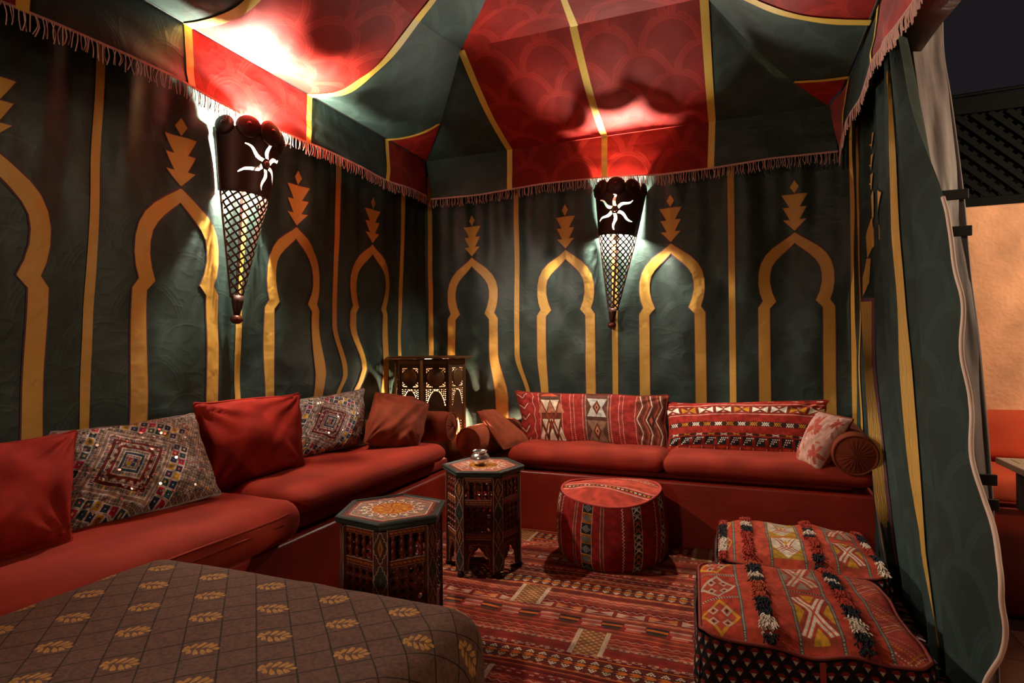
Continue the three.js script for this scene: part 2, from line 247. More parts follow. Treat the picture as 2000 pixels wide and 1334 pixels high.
function sideSlope(m, zPatch, tPatch, cuts, colours) {
  // red wedge at the back corner, then panels between the cuts towards the front
  const hip = t => hipZ(t, false);
  panelStrip('roof_panel', m, [[RZ0, 0], [hip(tPatch), tPatch]], [[zPatch, 0], [hip(tPatch) + 0.001, tPatch]], M.red, 0, 16, 16);
  part('seam_band', strip([[zPatch - 0.015, 0], [hip(tPatch) - 0.0, tPatch]], [[zPatch + 0.02, 0], [hip(tPatch) + 0.03, tPatch - 0.01]], m, 0.006, 24, 2), M.yellowBand, ceiling);
  const c = cuts.map(z => [[z, 0], [clamp(z, RZ0 + IZ, RZ1 - IZ), 1]]);
  panelStrip('roof_panel', m, [[zPatch, 0], [hip(tPatch), tPatch], [hip(tPatch + (1 - tPatch) * 0.5), tPatch + (1 - tPatch) * 0.5], [hip(1), 1]], [[c[0][0][0], 0], [c[0][0][0], 0.4], [c[0][0][0], 0.75], c[0][1]], colours[0], 0, 42, 24);
  for (let i = 0; i + 1 < c.length; i++) panelStrip('roof_panel', m, c[i], c[i + 1], colours[i + 1], 0);
  for (const z of cuts.slice(0, -1)) part('seam_band', strip([[z - 0.024, 0], [z - 0.024, 1]], [[z + 0.024, 0], [z + 0.024, 1]], m, 0.006, 50, 2), M.yellowBand, ceiling);
}
sideSlope(slopes.left, -3.457, 0.47, [-2.684, -1.896, -1.25, RZ1], [M.greenRoofLit, M.red, M.greenRoofLit, M.red]);
sideSlope(slopes.right, -3.60, 0.32, [-3.02, -2.2, -1.4, RZ1], [M.greenRoofLit, M.red, M.greenRoofLit, M.red]);
for (const [a, b] of [[[RX0 + 0.004, RY + 0.002, RZ0], [RX0 + 0.004, RY + 0.002, RZ1]], [[RX1 - 0.004, RY + 0.002, RZ0], [RX1 - 0.004, RY + 0.002, RZ1]]]) part('black_edge_line', tube([a, [(a[0] + b[0]) / 2, a[1], (a[2] + b[2]) / 2], b], 0.0065, 24, 6), M.black, ceiling);  // black line between roof and valance, laid in as a thin tube
// upper roof above the inner frame, rising to a short ridge
{
  const lowY = (x, z) => IY - (Math.abs(x - (RX0 + IX)) < 0.02 || 0 ? 0.10 * Math.sin(PI * clamp((z - (RZ0 + IZ)) / (RZ1 - RZ0 - 2 * IZ))) : 0);
  const x0 = RX0 + IX, x1 = RX1 - IX, z0 = RZ0 + IZ, z1 = RZ1 - IZ, cx = (x0 + x1) / 2, ridge = [z0 + 0.72, z1 - 0.72], top = 3.1;
  const quad = (a, b, c, d, sagIn) => (u, v, off = 0) => { const y0 = lerp(a[1], b[1], u) - sagIn * Math.sin(PI * u) * (1 - v); const p = [0, 2].map(k => lerp(lerp(a[k], b[k], u), lerp(d[k], c[k], u), v)); return [p[0], lerp(y0, top, v) - off + wr(p[0], p[1], 17) * 0.9 * Math.sin(PI * v), p[1]]; };
  const A = [x0, IY, z0], B = [x1, IY, z0], C = [x1, IY, z1], D = [x0, IY, z1], R0 = [cx, top, ridge[0]], R1 = [cx, top, ridge[1]];
  const back = quad(A, B, R0, R0, 0), left = quad(A, D, R1, R0, 0.10), right = quad(B, C, R1, R0, 0), front = quad(D, C, R1, R1, 0);
  const P = (m, u0, u1, material, n = 20) => part('roof_panel', strip([[u0, 0], [u0, 1]], [[u1, 0], [u1, 1]], m, 0, n, 14), material, ceiling);
  const uOf = z => (z - z0) / (z1 - z0);
  P(back, 0, 0.5, M.red); P(back, 0.5, 1, M.red); P(left, 0, uOf(-2.684), M.greenRoofLit); P(left, uOf(-2.684), uOf(-1.896), M.red); P(left, uOf(-1.896), 1, M.greenRoofLit);
  P(right, 0, 0.6, M.greenRoofLit); P(right, 0.6, 1, M.red); P(front, 0, 1, M.red);
  const band = (m, u, w) => part('seam_band', strip([[u - w, 0], [u - w, 1]], [[u + w, 0], [u + w, 1]], m, 0.006, 30, 2), M.yellowBand, ceiling);
  band(back, 0.5, 0.016); band(left, uOf(-2.684), 0.014); band(left, uOf(-1.896), 0.014);
}
// ---------------------------------------------------------------- valances with fringe
function valance(label, map, edges, y0f, y1f, len0, len1, fringeTurn, seed) {
  // edges: list of [position at top, position at bottom]; panels between, bands on the inner edges
  const o = thing('valance', label, 'valance', [0, 0, 0], 0, 'fringed red and green valances around the tent');
  for (const [mat_, a, b] of edges.panels) part('panel', scaleUV(strip([[a[0], 1], [a[1], 0]], [[b[0], 1], [b[1], 0]], map, 0, 14, Math.max(10, Math.round(Math.abs(b[0] - a[0]) * 40))), 1, 0.28), mat_, o);
  for (const a of edges.bands) part('band', strip([[a[0] - 0.02, 1], [a[1] - 0.02, 0]], [[a[0] + 0.02, 1], [a[1] + 0.02, 0]], map, 0.006, 16, 2), M.yellowBand, o);
  const tape = strip([[len0, -0.01], [len1, -0.01]], [[len0, 0.03], [len1, 0.03]], map, 0.006, Math.round(Math.abs(len1 - len0) * 50), 2);
  part('fringe_tape', tape, M.fringe, o);
  const R = rngOf(seed), strands = [];
  const n = Math.round(Math.abs(len1 - len0) / 0.0115);
  for (let i = 0; i < n; i++) {
    const s = lerp(len0, len1, (i + R()) / n), p = map(s, 0, 0.008), L = 0.052 + 0.022 * R(), d = (R() - 0.5) * 0.018, e = (R() - 0.5) * 0.02, q = map(s + d, 0, 0.008), k = map(s + d * 0.4 + e, 0, 0.008 + 0.006 * R());
    strands.push(tube([p, [k[0], p[1] - L * 0.5, k[2]], [q[0], p[1] - L, q[2]]], 0.0017 + 0.0006 * R(), 4, 4));
  }
  const f = part('fringe', strands, M.fringe, o); f.userData.kind = 'stuff';
  return o;
}
const vWob = (s, t, seed) => (0.018 * noise(s * 2.2, 0.5, seed) + 0.010 * noise(s * 6, t * 1.2, seed + 1) + 0.006 * noise(s * 4 + t * 3, t * 4, seed + 2)) * (1.05 - t);
valance('red and green valance along the left wall under the brightest roof glow, fringed below', (s, t, off = 0) => [-2.275 + 0.012 * (1 - t) + vWob(s, t, 31) + off, lerp(2.30 + 0.01 * Math.sin(s * 5), RY, t), -s],
  { panels: [[M.redThin, [0.70, 0.70], [1.25, 1.25]], [M.green, [1.25, 1.25], [1.896, 1.896]], [M.redThin, [1.896, 1.896], [2.684, 2.684]], [M.green, [2.684, 2.684], [3.457, 3.457]], [M.redThin, [3.457, 3.457], [3.995, 3.985]]], bands: [[1.25, 1.25], [1.896, 1.896], [2.684, 2.684], [3.457, 3.457]] }, 0, 1, 0.70, 3.98, 1, 71);
valance('red and green valance along the back wall above the seating, fringed below', (s, t, off = 0) => [s, lerp(2.284 + 0.012 * Math.sin(s * 4), RY, t), -3.992 + 0.01 * (1 - t) + vWob(s, t, 37) + off],
  { panels: [[M.green, [-2.265, -2.21], [-1.568, -1.568]], [M.redThin, [-1.568, -1.568], [-0.868, -0.868]], [M.redThin, [-0.868, -0.868], [-0.168, -0.18]], [M.green, [-0.168, -0.18], [RX1 - GATHER + 0.005, RX1]]], bands: [[-1.568, -1.568], [-0.868, -0.868], [-0.168, -0.18]] }, 0, 1, -2.22, RX1, 0, 72);
valance('red and green valance down the right side above the tied curtain, fringed below', (s, t, off = 0) => [0.552 - 0.012 * (1 - t) - GATHER * t * bump(s, 4.0, 0.22) - vWob(s, t, 41) - off, lerp(2.275 + 0.12 * bump(s, 3.05, 0.45), RY - 0.01, t), -s],
  { panels: [[M.redThin, [3.995, 3.995], [3.60, 3.80]], [M.green, [3.60, 3.80], [2.88, 3.03]], [M.redThin, [2.88, 3.03], [2.2, 2.2]], [M.green, [2.2, 2.2], [1.4, 1.4]], [M.redThin, [1.4, 1.4], [0.7, 0.7]]], bands: [[3.60, 3.80], [2.88, 3.03], [2.2, 2.2], [1.4, 1.4]] }, 0, 1, 3.985, 0.7, 1, 73);
// ---------------------------------------------------------------- right curtain, vinyl skin
{
  const YS = [2.5, 2.31, 2.1, 1.8, 1.57, 1.3, 1.14, 0.98, 0.83, 0.71, 0.63, 0.55, 0.44, 0.33, 0.23, 0.06, -0.16];
  const EDGE = [-2.87, -2.75, -2.62, -2.425, -2.255, -2.135, -2.095, -2.07, -2.004, -1.94, -1.873, -1.812, -1.827, -1.884, -1.951, -2.04, -2.12];
  const byY = (ys, zs) => y => { if (y >= ys[0]) return zs[0]; for (let i = 1; i < ys.length; i++) if (y >= ys[i]) return lerp(zs[i], zs[i - 1], (y - ys[i]) / (ys[i - 1] - ys[i])); return zs[zs.length - 1]; };
  const edge = byY(YS, EDGE), strL = byY([2.31, 1.607, 1.056, 0.654, 0.327, 0.073], [-3.03, -2.98, -2.853, -2.75, -2.645, -2.50]), strR = byY([2.3, 1.575, 1.062, 0.676, 0.344, 0.079], [-3.04, -2.91, -2.80, -2.71, -2.63, -2.475]);
  const postL = byY([2.3, 1.365, 1.03, 0.656, 0.375, 0.202, 0.1], [-3.66, -3.65, -3.61, -3.53, -3.345, -3.17, -3.07]), postR = byY([2.3, 1.347, 1.037, 0.695, 0.422, 0.206, 0.1], [-3.64, -3.63, -3.64, -3.51, -3.386, -3.27, -3.19]);
  const cols = [() => -4.07, () => -3.93, postL, postR, y => lerp(postR(y), strL(y), 0.33), y => lerp(postR(y), strL(y), 0.66), strL, strR, y => lerp(strR(y), edge(y), 0.5), edge];
  const N = cols.length - 1;
  const map = (u, y, off = 0) => {
    const k = Math.min(N - 1, Math.floor(u)), f = u - k, z = lerp(cols[k](y), cols[k + 1](y), f);
    const flat = smooth(0, 0.9, y), pleat = (u < 1 ? 0 : u < 2 ? -0.03 * smooth(1, 2, u) : u < 3 ? -0.03 + 0.05 * (u - 2) : u < 6 ? lerp(0.02, -0.025 * flat, (u - 3) / 3) + 0.013 * Math.sin(TAU * (u - 3)) : u < 7 ? (-0.025 + 0.025 * (u - 6)) * flat : -0.01 + 0.022 * Math.sin(PI * (u - 7) * 1.6 + 0.5) + 0.012 * noise(u * 2, y * 1.4, 5));
    if (z < -3.46) y = Math.max(y, 0.375); return [0.635 + pleat + 0.008 * noise(u * 3, y * 3, 9) + (u > 8.6 ? 0.02 * Math.sin(y * 21) * (u - 8.6) * smooth(1.5, 1.2, y) : 0) - off * 0.75, y, z + off * 0.75];
  };
  const c = thing('curtain', 'dark green curtain with yellow stripes, gathered at the right side of the tent', 'curtain');
  part('cloth', grid(220, 90, (u, v) => map(u * N, lerp(-0.145, 2.56, v)), (u, v) => { const p = map(u * N, lerp(-0.145, 2.56, v)); return [p[2] * 1.15, p[1]]; }), M.greenMatte, c);
  const vs = (name, u0, u1, y0, y1, m = M.yellow, off = 0.008) => part(name, strip([[u0, y0], [u0, y1]], [[u1, y0], [u1, y1]], map, off, 80, 4), m, c);
  vs('stripe', 6.02, 6.98, 0.0, 2.35); vs('stripe', 1.0, 1.25, 0.35, 2.4);
  const po = vs('arch_trim', 2.0, 3.0, 0.07, 1.37); part('stitched_edge', strip([[1.95, 0.07], [1.95, 1.39]], [[3.04, 0.07], [3.04, 1.39]], map, 0.005, 80, 4), M.stitch, po);
  part('arch_trim', patch([[2.15, 1.40], [2.75, 1.47], [2.9, 1.6], [2.45, 1.6], [2.1, 1.5]], map, 0.008, 0.05), M.yellow, c);
  part('arch_trim', patch([[2.4, 1.72], [3.1, 1.82], [3.9, 1.92], [3.9, 1.79], [3.1, 1.66], [2.6, 1.6]], map, 0.008, 0.05), M.yellow, c);
  part('arch_trim', patch([[4.1, 1.80], [4.5, 1.91], [4.9, 1.86], [4.6, 1.72], [4.1, 1.66]], map, 0.008, 0.05), M.yellow, c);
  for (const y of [2.21, 2.10, 2.0]) part('finial_triangle', patch([[2.9, y], [3.9, y + 0.01], [3.8, y - 0.07]], map, 0.008, 0.05), M.yellow, c);
  const hem = []; for (let i = 0; i <= 60; i++) { const y = lerp(1.62, -0.14, i / 60); hem.push(map(N - 0.01, y, 0.004)); }
  part('edge_cord', tube(hem, 0.0065, 160, 7), M.cord, c);
  // back facing foot corner of the curtain, tucked behind the floor cushions
  const fEdge = byY([3.2, 2.412, 2.218, 2.052, 1.865, 1.703, 1.406, 1.202, 0.878, 0.733, 0.591, 0.05], [-3.05, -3.01, -2.939, -2.884, -2.826, -2.78, -2.721, -2.657, -2.585, -2.558, -2.537, -2.50]);
  const v = thing('tent_skin', 'grey waterproof outer sheet hanging outside the green curtain', 'tent flap');
  part('sheet', grid(30, 70, (a, b) => { const y = lerp(-0.14, 2.62, b), e = fEdge(y), k = clamp((a - 0.5) * 2); const z = a < 0.5 ? lerp(-3.44, e, a * 2) : e - 0.05 * k; return [a < 0.5 ? 0.695 + 0.006 * noise(a * 8, y * 3, 3) : lerp(0.695, 0.82, k) , y, z + 0.010 * noise(k * 3, y * 2.5, 6)]; }, (a, b) => [a * 1.6, b * 2.5]), M.vinyl, v);
  part('hem', tube([2.6, 2.41, 2.2, 2.05, 1.86, 1.7, 1.4, 1.2, 0.88, 0.6, 0.3, -0.1].map(y => [0.822, y, fEdge(y) - 0.05]), 0.006, 80, 6), M.vinyl, v);
  for (const y of [1.73, 1.58, 0.66, 0.575]) part('strap', box(0.13, 0.04, 0.012, 0.765, y, fEdge(y) - 0.012, 0.003), M.black, v);
  part('eave', grid(24, 10, (a, b) => { const z = lerp(-4.0, -1.0, a), drop = 0.24 + 0.03 * Math.sin(a * 14); return [lerp(0.575, 0.74, b) + 0.01 * Math.sin(a * 17), 2.63 - drop * smooth(0, 1, b) - 0.02 * noise(a * 9, b, 4), z]; }, (a, b) => [a * 3, b * 0.4]), M.vinyl, v);
}
// ---------------------------------------------------------------- masonry benches, floor, outside
function masonry(label, w, h, d, x, y, z) { const o = thing('masonry_bench', label, 'bench', [x, y, z]); part('base', scaleUV(box(w, h, d, 0, h / 2, 0, 0.016, 3), 2.5, 0.5), M.paint, o); return o; }
masonry('red painted masonry bench base running along the left wall', 0.65, 0.365, 2.95, -2.045, 0, -1.994);
masonry('red painted masonry bench base running along the back wall and out past the curtain', 5.0, 0.525, 0.68, 0.10, -0.16, -3.809);
{
  const f = struct('floor');
  part('platform', box(3.11, 0.155, 5.2, -0.955, -0.0805, -0.867, 0.01), mat({ map: velvetMap([0.45, 0.30, 0.24]), roughness: 0.8, bumpMap: plasterBump, bumpScale: 0.002 }), f);
  part('terrace', box(14, 0.1, 14, 1, -0.222, 1.9, 0.01), mat({ rgb: '#6d5546', roughness: 0.9 }), f);
  const tone = ['#b98f78', '#ad8570', '#c29a82', '#a67d69'].map(c => mat({ rgb: c, roughness: 0.6, bumpMap: plasterBump, bumpScale: 0.002 })), g = box(0.296, 0.016, 0.596, 0, 0, 0, 0.004), R = rngOf(4);
  for (let i = 0; i < 6; i++) for (let j = 0; j < 6; j++) { const m = part('tile', g, tone[Math.floor(R() * 4)], f); m.position.set(0.955 + i * 0.30, -0.164, -3.16 + j * 0.60 + (i % 2) * 0.3 - 0.15); }
  const w = struct('wall_garden');
  part('plaster', scaleUV(box(6, 2.12, 0.25, 2.6, 0.88, -4.30, 0.02), 6, 2.12), M.peach, w);
  // timber lattice standing on the garden wall
  const l = thing('lattice_screen', 'black timber lattice screen standing on top of the peach garden wall', 'lattice');
  const x0 = 0.75, x1 = 2.6, y0 = 1.945, y1 = 2.6, z = -4.25;
  part('rail', box(x1 - x0, 0.055, 0.045, (x0 + x1) / 2, y0 + 0.0275, z, 0.005), M.lattice, l); part('rail', box(x1 - x0, 0.10, 0.05, (x0 + x1) / 2, y1 - 0.05, z, 0.005), M.lattice, l);
  part('cap', tube([[x0, y1 + 0.0, z], [1.3, y1 + 0.02, z], [1.7, y1 + 0.025, z], [x1, y1 + 0.01, z]], 0.012, 24, 6), M.lattice, l);
  const h = y1 - 0.10 - y0 - 0.055, yc = y0 + 0.055 + h / 2, Ls = h * Math.SQRT2, slat = box(0.032, Ls, 0.012, 0, 0, 0, 0.002);
  for (const sg of [-1, 1]) for (let x = x0 + h / 2 + 0.02; x < x1 - h / 2; x += 0.085) { const m = part('slat', slat, M.lattice, l); m.position.set(x, yc, z + sg * 0.008); m.rotation.z = sg * PI / 4; }
  part('backing_mesh', box(x1 - x0, h, 0.004, (x0 + x1) / 2, yc, z - 0.03, 0.001), M.black, l);
  // outside seat: back cushion, seat cushion, table
  const bc = thing('back_cushion', 'orange back cushion against the peach wall outside the tent', 'cushion', [1.75, 0.495, -4.0]);
  bc.rotation.x = -0.15; part('pad', moved(padded(1.5, 0.26, 0.15, 0.06, { seed: 3, dome: 0.02, n: [30, 10, 8] }), 0, 0.13, 0), M.orange, bc);
  const sc = thing('seat_cushion', 'orange seat cushion on the bench outside the tent, behind the grey table', 'cushion', [1.75, 0.365, -3.70]);
  part('pad', moved(padded(1.6, 0.13, 0.50, 0.05, { seed: 5, dome: 0.01, n: [30, 8, 14] }), 0, 0.065, 0), M.orange, sc);
  part('piping', tube([[-0.78, 0.02, 0.25], [-0.3, 0.02, 0.252], [0.3, 0.02, 0.252], [0.78, 0.02, 0.25]], 0.006, 20, 5), M.darkVelvet, sc);
  const t = thing('terrace_table', 'grey topped table outside the tent beside the curtain edge', 'table', [1.50, -0.156, -3.02]);
  part('tabletop', [box(0.86, 0.028, 0.6, 0, 0.776 - 0.014, 0, 0.005)], M.steel, t);
  for (const i of [0, 1, 2, 3]) part('inlay_strip', box(0.78, 0.003, 0.09, 0, 0.7765, -0.2 + i * 0.13, 0.001), mat({ rgb: ['#a39a80', '#8b8d8f'][i % 2], roughness: 0.5 }), t);
  for (const sx of [-1, 1]) for (const sz of [-1, 1]) part('bracket', box(0.03, 0.19, 0.03, sx * 0.36, 0.655, sz * 0.23, 0.006), M.steelDark, t);
  for (const sz of [-1, 1]) part('rail', tube([[-0.36, 0.57, sz * 0.23], [0, 0.555, sz * 0.23], [0.36, 0.57, sz * 0.23]], 0.012, 12, 6), M.steelDark, t);
  part('pedestal', [box(0.10, 0.56, 0.10, 0.1, 0.28, 0, 0.01), box(0.5, 0.03, 0.4, 0.1, 0.015, 0, 0.01), box(0.08, 0.03, 0.5, 0.1, 0.57, 0, 0.008)], M.steelDark, t);
}
// lamp over the terrace seats outside, beyond the right edge of the picture
{
  const o = thing('hanging_lamp', 'black shaded lamp hanging over the terrace seats outside the tent', 'lamp', [2.6, 2.4, -2.6]);
  part('cable', tube([[0, 0.2, 0], [0, 0.6, 0], [0, 1.2, 0]], 0.005, 8, 5), M.black, o);
  part('shade', lathe([[0.02, 0.20], [0.05, 0.19], [0.12, 0.06], [0.125, 0.06], [0.055, 0.197], [0.02, 0.21]], 24), M.black, o);
  part('bulb', moved(new THREE.SphereGeometry(0.05, 16, 12), 0, 0.0, 0), M.glowWarm, o);
  lampLight(o, WARM, LAMP.garden, [0, 0, 0], 2.5);
}
// added fill lamp, an unseen globe on a post behind the viewer, brightening the tent
{
  const o = thing('added_fill_lamp', 'added fill lamp behind the viewer, an unseen white globe on a black post', 'lamp', [-1.3, -0.17, 3.0]);
  part('post', lathe([[0, 0], [0.12, 0], [0.12, 0.03], [0.03, 0.06], [0.022, 2.3], [0.05, 2.34], [0, 2.34]], 16), M.black, o);
  part('globe', moved(new THREE.SphereGeometry(0.14, 24, 16), 0, 2.47, 0), M.glowWarm, o);
  lampLight(o, WARM, LAMP.terrace, [0, 2.47, 0], 7);
}
// ---------------------------------------------------------------- seat cushions
function cushion(label, w, h, d, at, opts, material, piping, group) {
  const o = thing('seat_cushion', label, 'cushion', at, 0, 'red seat cushions on the masonry benches');
  part('pad', moved(padded(w, h, d, opts.r ?? 0.07, opts), 0, h / 2, 0), material, o);
  for (const p of piping || []) part('piping', tube(p, 0.005, 60, 5), M.darkVelvet, o);
  return o;
}
cushion('thick red velvet seat cushion at the near end of the left bench', 0.68, 0.17, 1.5, [-1.995, 0.372, -1.165], { r: 0.075, dome: 0.012, dent: 0.007, seed: 4, n: [24, 10, 48], belly: 0.01 }, M.velvet,
  [[[0.338, 0.128, 0.70], [0.343, 0.126, 0.3], [0.345, 0.128, -0.2], [0.340, 0.126, -0.62], [0.305, 0.127, -0.725], [0.2, 0.128, -0.748], [-0.2, 0.13, -0.75]], [[0.348, 0.098, 0.70], [0.352, 0.096, 0.3], [0.354, 0.098, -0.2], [0.346, 0.096, -0.62]]]);
cushion('thin dark red mattress lying directly on the left bench base, under the upper cushion', 0.57, 0.078, 1.40, [-2.05, 0.366, -2.68], { r: 0.034, dome: 0.003, seed: 7, n: [20, 6, 40], dent: 0.004 }, M.darkVelvet);
cushion('long red velvet upper cushion on the left bench, in front of the plain red pillow', 0.63, 0.105, 1.27, [-2.01, 0.447, -2.585], { r: 0.055, dome: 0.012, dent: 0.007, seed: 9, n: [26, 8, 44], belly: 0.012 }, M.velvet);
cushion('thin dark red mattress lying on the back bench base', 2.30, 0.04, 0.52, [-0.62, 0.366, -3.775], { r: 0.018, dome: 0.001, dent: 0.002, seed: 12, n: [50, 4, 14] }, M.darkVelvet);
cushion('red velvet seat cushion on the back bench in front of the zigzag kilim pillow', 0.955, 0.105, 0.56, [-0.915, 0.402, -3.735], { r: 0.052, dome: 0.014, dent: 0.007, seed: 15, n: [40, 8, 22], belly: 0.012 }, M.velvet);
cushion('red velvet seat cushion on the back bench in front of the bow tie kilim pillow', 1.05, 0.108, 0.57, [0.095, 0.396, -3.735], { r: 0.052, dome: 0.014, dent: 0.007, seed: 18, n: [40, 8, 22], belly: 0.012 }, M.velvet);
// ---------------------------------------------------------------- bolsters
function bolster(label, a, b, r, material, group) {
  const A = new THREE.Vector3(...a), Bv = new THREE.Vector3(...b), L = A.distanceTo(Bv), o = thing('bolster', label, 'bolster', [(a[0] + b[0]) / 2, (a[1] + b[1]) / 2, (a[2] + b[2]) / 2], 0, 'rust bolsters at the bench ends');
  o.quaternion.setFromUnitVectors(new THREE.Vector3(0, 1, 0), Bv.clone().sub(A).normalize());
  const body = grid(40, 24, (u, v) => { const y = (v - 0.5) * L, e = Math.min(v, 1 - v) * L, k = r * (1 - 0.1 * (1 - smooth(0, 0.05, e))) * (1 + 0.02 * noise(u * 9, v * 7, 3)); return [k * Math.cos(u * TAU), y, k * Math.sin(u * TAU)]; }, (u, v) => [u * 0.6, v * L], true);
  part('body', body, material, o);
  for (const s of [-1, 1]) {
    const cap = grid(64, 10, (u, v) => { const q = r * 0.9 * (1 - v), pl = 0.004 * Math.sin(u * TAU * 22) * Math.sin(PI * v); return [q * Math.cos(u * TAU), s * (L / 2 + 0.016 * Math.sin(v * PI / 2) + pl), q * Math.sin(u * TAU)]; }, (u, v) => [u, v * 0.15], true);
    part('end_cap', cap, M.rustDark, o);
    const ring = []; for (let i = 0; i < 24; i++) ring.push([r * 0.915 * Math.cos(i / 24 * TAU), s * L / 2, r * 0.915 * Math.sin(i / 24 * TAU)]);
    part('piping', tube(ring, 0.006, 48, 6, true), material, o);
  }
  return o;
}
bolster('rust velvet bolster across the far end of the left bench, below the glowing brass lantern', [-2.30, 0.635, -3.33], [-1.745, 0.635, -3.375], 0.096, M.rustDark);
bolster('tan rust bolster at the corner end of the back bench', [-1.685, 0.513, -3.50], [-1.585, 0.52, -4.02], 0.105, M.rust);
bolster('rust velvet bolster at the curtain end of the back bench, behind the pink floral cushion', [0.528, 0.575, -3.43], [0.535, 0.60, -4.0], 0.108, M.rustDark);
// ---------------------------------------------------------------- pillows
function pillow(label, C, th, material, { pinch = 0.07, seed = 1, wr = 0.006, group, piping, ears = 0, pw = 0.42, n = [44, 32] } = {}) {
  const base = C[0].map((_, k) => (C[0][k] + C[1][k] + C[2][k] + C[3][k]) / 4); base[1] = Math.min(C[0][1], C[1][1]);
  const o = thing('pillow', label, 'cushion', base, 0, 'pillows leaning along the benches'), q = C.map(c => new THREE.Vector3(...c).sub(new THREE.Vector3(...base)));
  const nrm = q[1].clone().sub(q[0]).cross(q[3].clone().sub(q[0])).add(q[2].clone().sub(q[3]).cross(q[2].clone().sub(q[1]))).normalize();
  const at = (u, v, s, extra = 0) => {            // u, v in -1..1
    const uu = u * (1 - pinch * (1 - v * v) ** 0.8 * (0.8 + 0.4 * noise(v * 3, seed, seed))), vv = v * (1 - pinch * (1 - u * u) ** 0.8 * (0.8 + 0.5 * noise(u * 3 + 5, seed, seed)));
    const a = (uu + 1) / 2, b = (vv + 1) / 2, p = q[0].clone().multiplyScalar((1 - a) * (1 - b)).addScaledVector(q[1], a * (1 - b)).addScaledVector(q[2], a * b).addScaledVector(q[3], (1 - a) * b);
    const f = Math.max(0, (1 - u * u) * (1 - v * v)) ** pw, cr = Math.min(1, f * 3);
    const ang = Math.atan2(v - Math.sign(v), u - Math.sign(u)), corner = Math.exp(-((Math.abs(u) - 1) ** 2 + (Math.abs(v) - 1) ** 2) / 0.5);
    const w = wr * cr * (noise(u * 2.0 + v * 0.7, v * 1.6, seed) * 1.5 + noise(u * 4.5 - v * 3, v * 1.6 + u, seed + 1) * 0.5 + corner * Math.sin(ang * 13 + seed) * 0.9);
    return p.addScaledVector(nrm, s * (f * th / 2 * (1 - 0.18 * v) + w + extra)).toArray();
  };
  const g = s => grid(n[0], n[1], (u, v) => at((u * 2 - 1) * s, v * 2 - 1, s), (u, v) => [u, v]);
  part('cover', g(1), material, o); part('back_cover', g(-1), piping || material, o);
  const rim = []; for (const [a, b] of [[0, 1], [1, 2], [2, 3], [3, 0]]) { const P = [[-1, -1], [1, -1], [1, 1], [-1, 1]]; for (let i = 0; i < 14; i++) { const t = i / 14; rim.push(at(lerp(P[a][0], P[b][0], t), lerp(P[a][1], P[b][1], t), 1)); } }
  part('piping', tube(rim, 0.0055, 160, 5, true), piping || material, o);
  return { o, at, nrm };
}
const fab = (map, o = {}) => mat({ map, bumpMap: weaveBump, bumpScale: 0.0015, roughness: 0.9, specularIntensity: 0.3, ...o });
const px = (g, c, x, y, w, h) => { g.fillStyle = c; g.fillRect(x, y, w, h); };
const poly = (g, c, pts) => { g.fillStyle = c; g.beginPath(); pts.forEach((p, i) => i ? g.lineTo(...p) : g.moveTo(...p)); g.closePath(); g.fill(); };
const line = (g, c, w, pts, close) => { g.strokeStyle = c; g.lineWidth = w; g.beginPath(); pts.forEach((p, i) => i ? g.lineTo(...p) : g.moveTo(...p)); if (close) g.closePath(); g.stroke(); };
const CREAM = '#c9b39a', BROWN = '#5a2a1c', MUST = '#b87a22', KRED = '#a8281c', INK = '#231c1c';
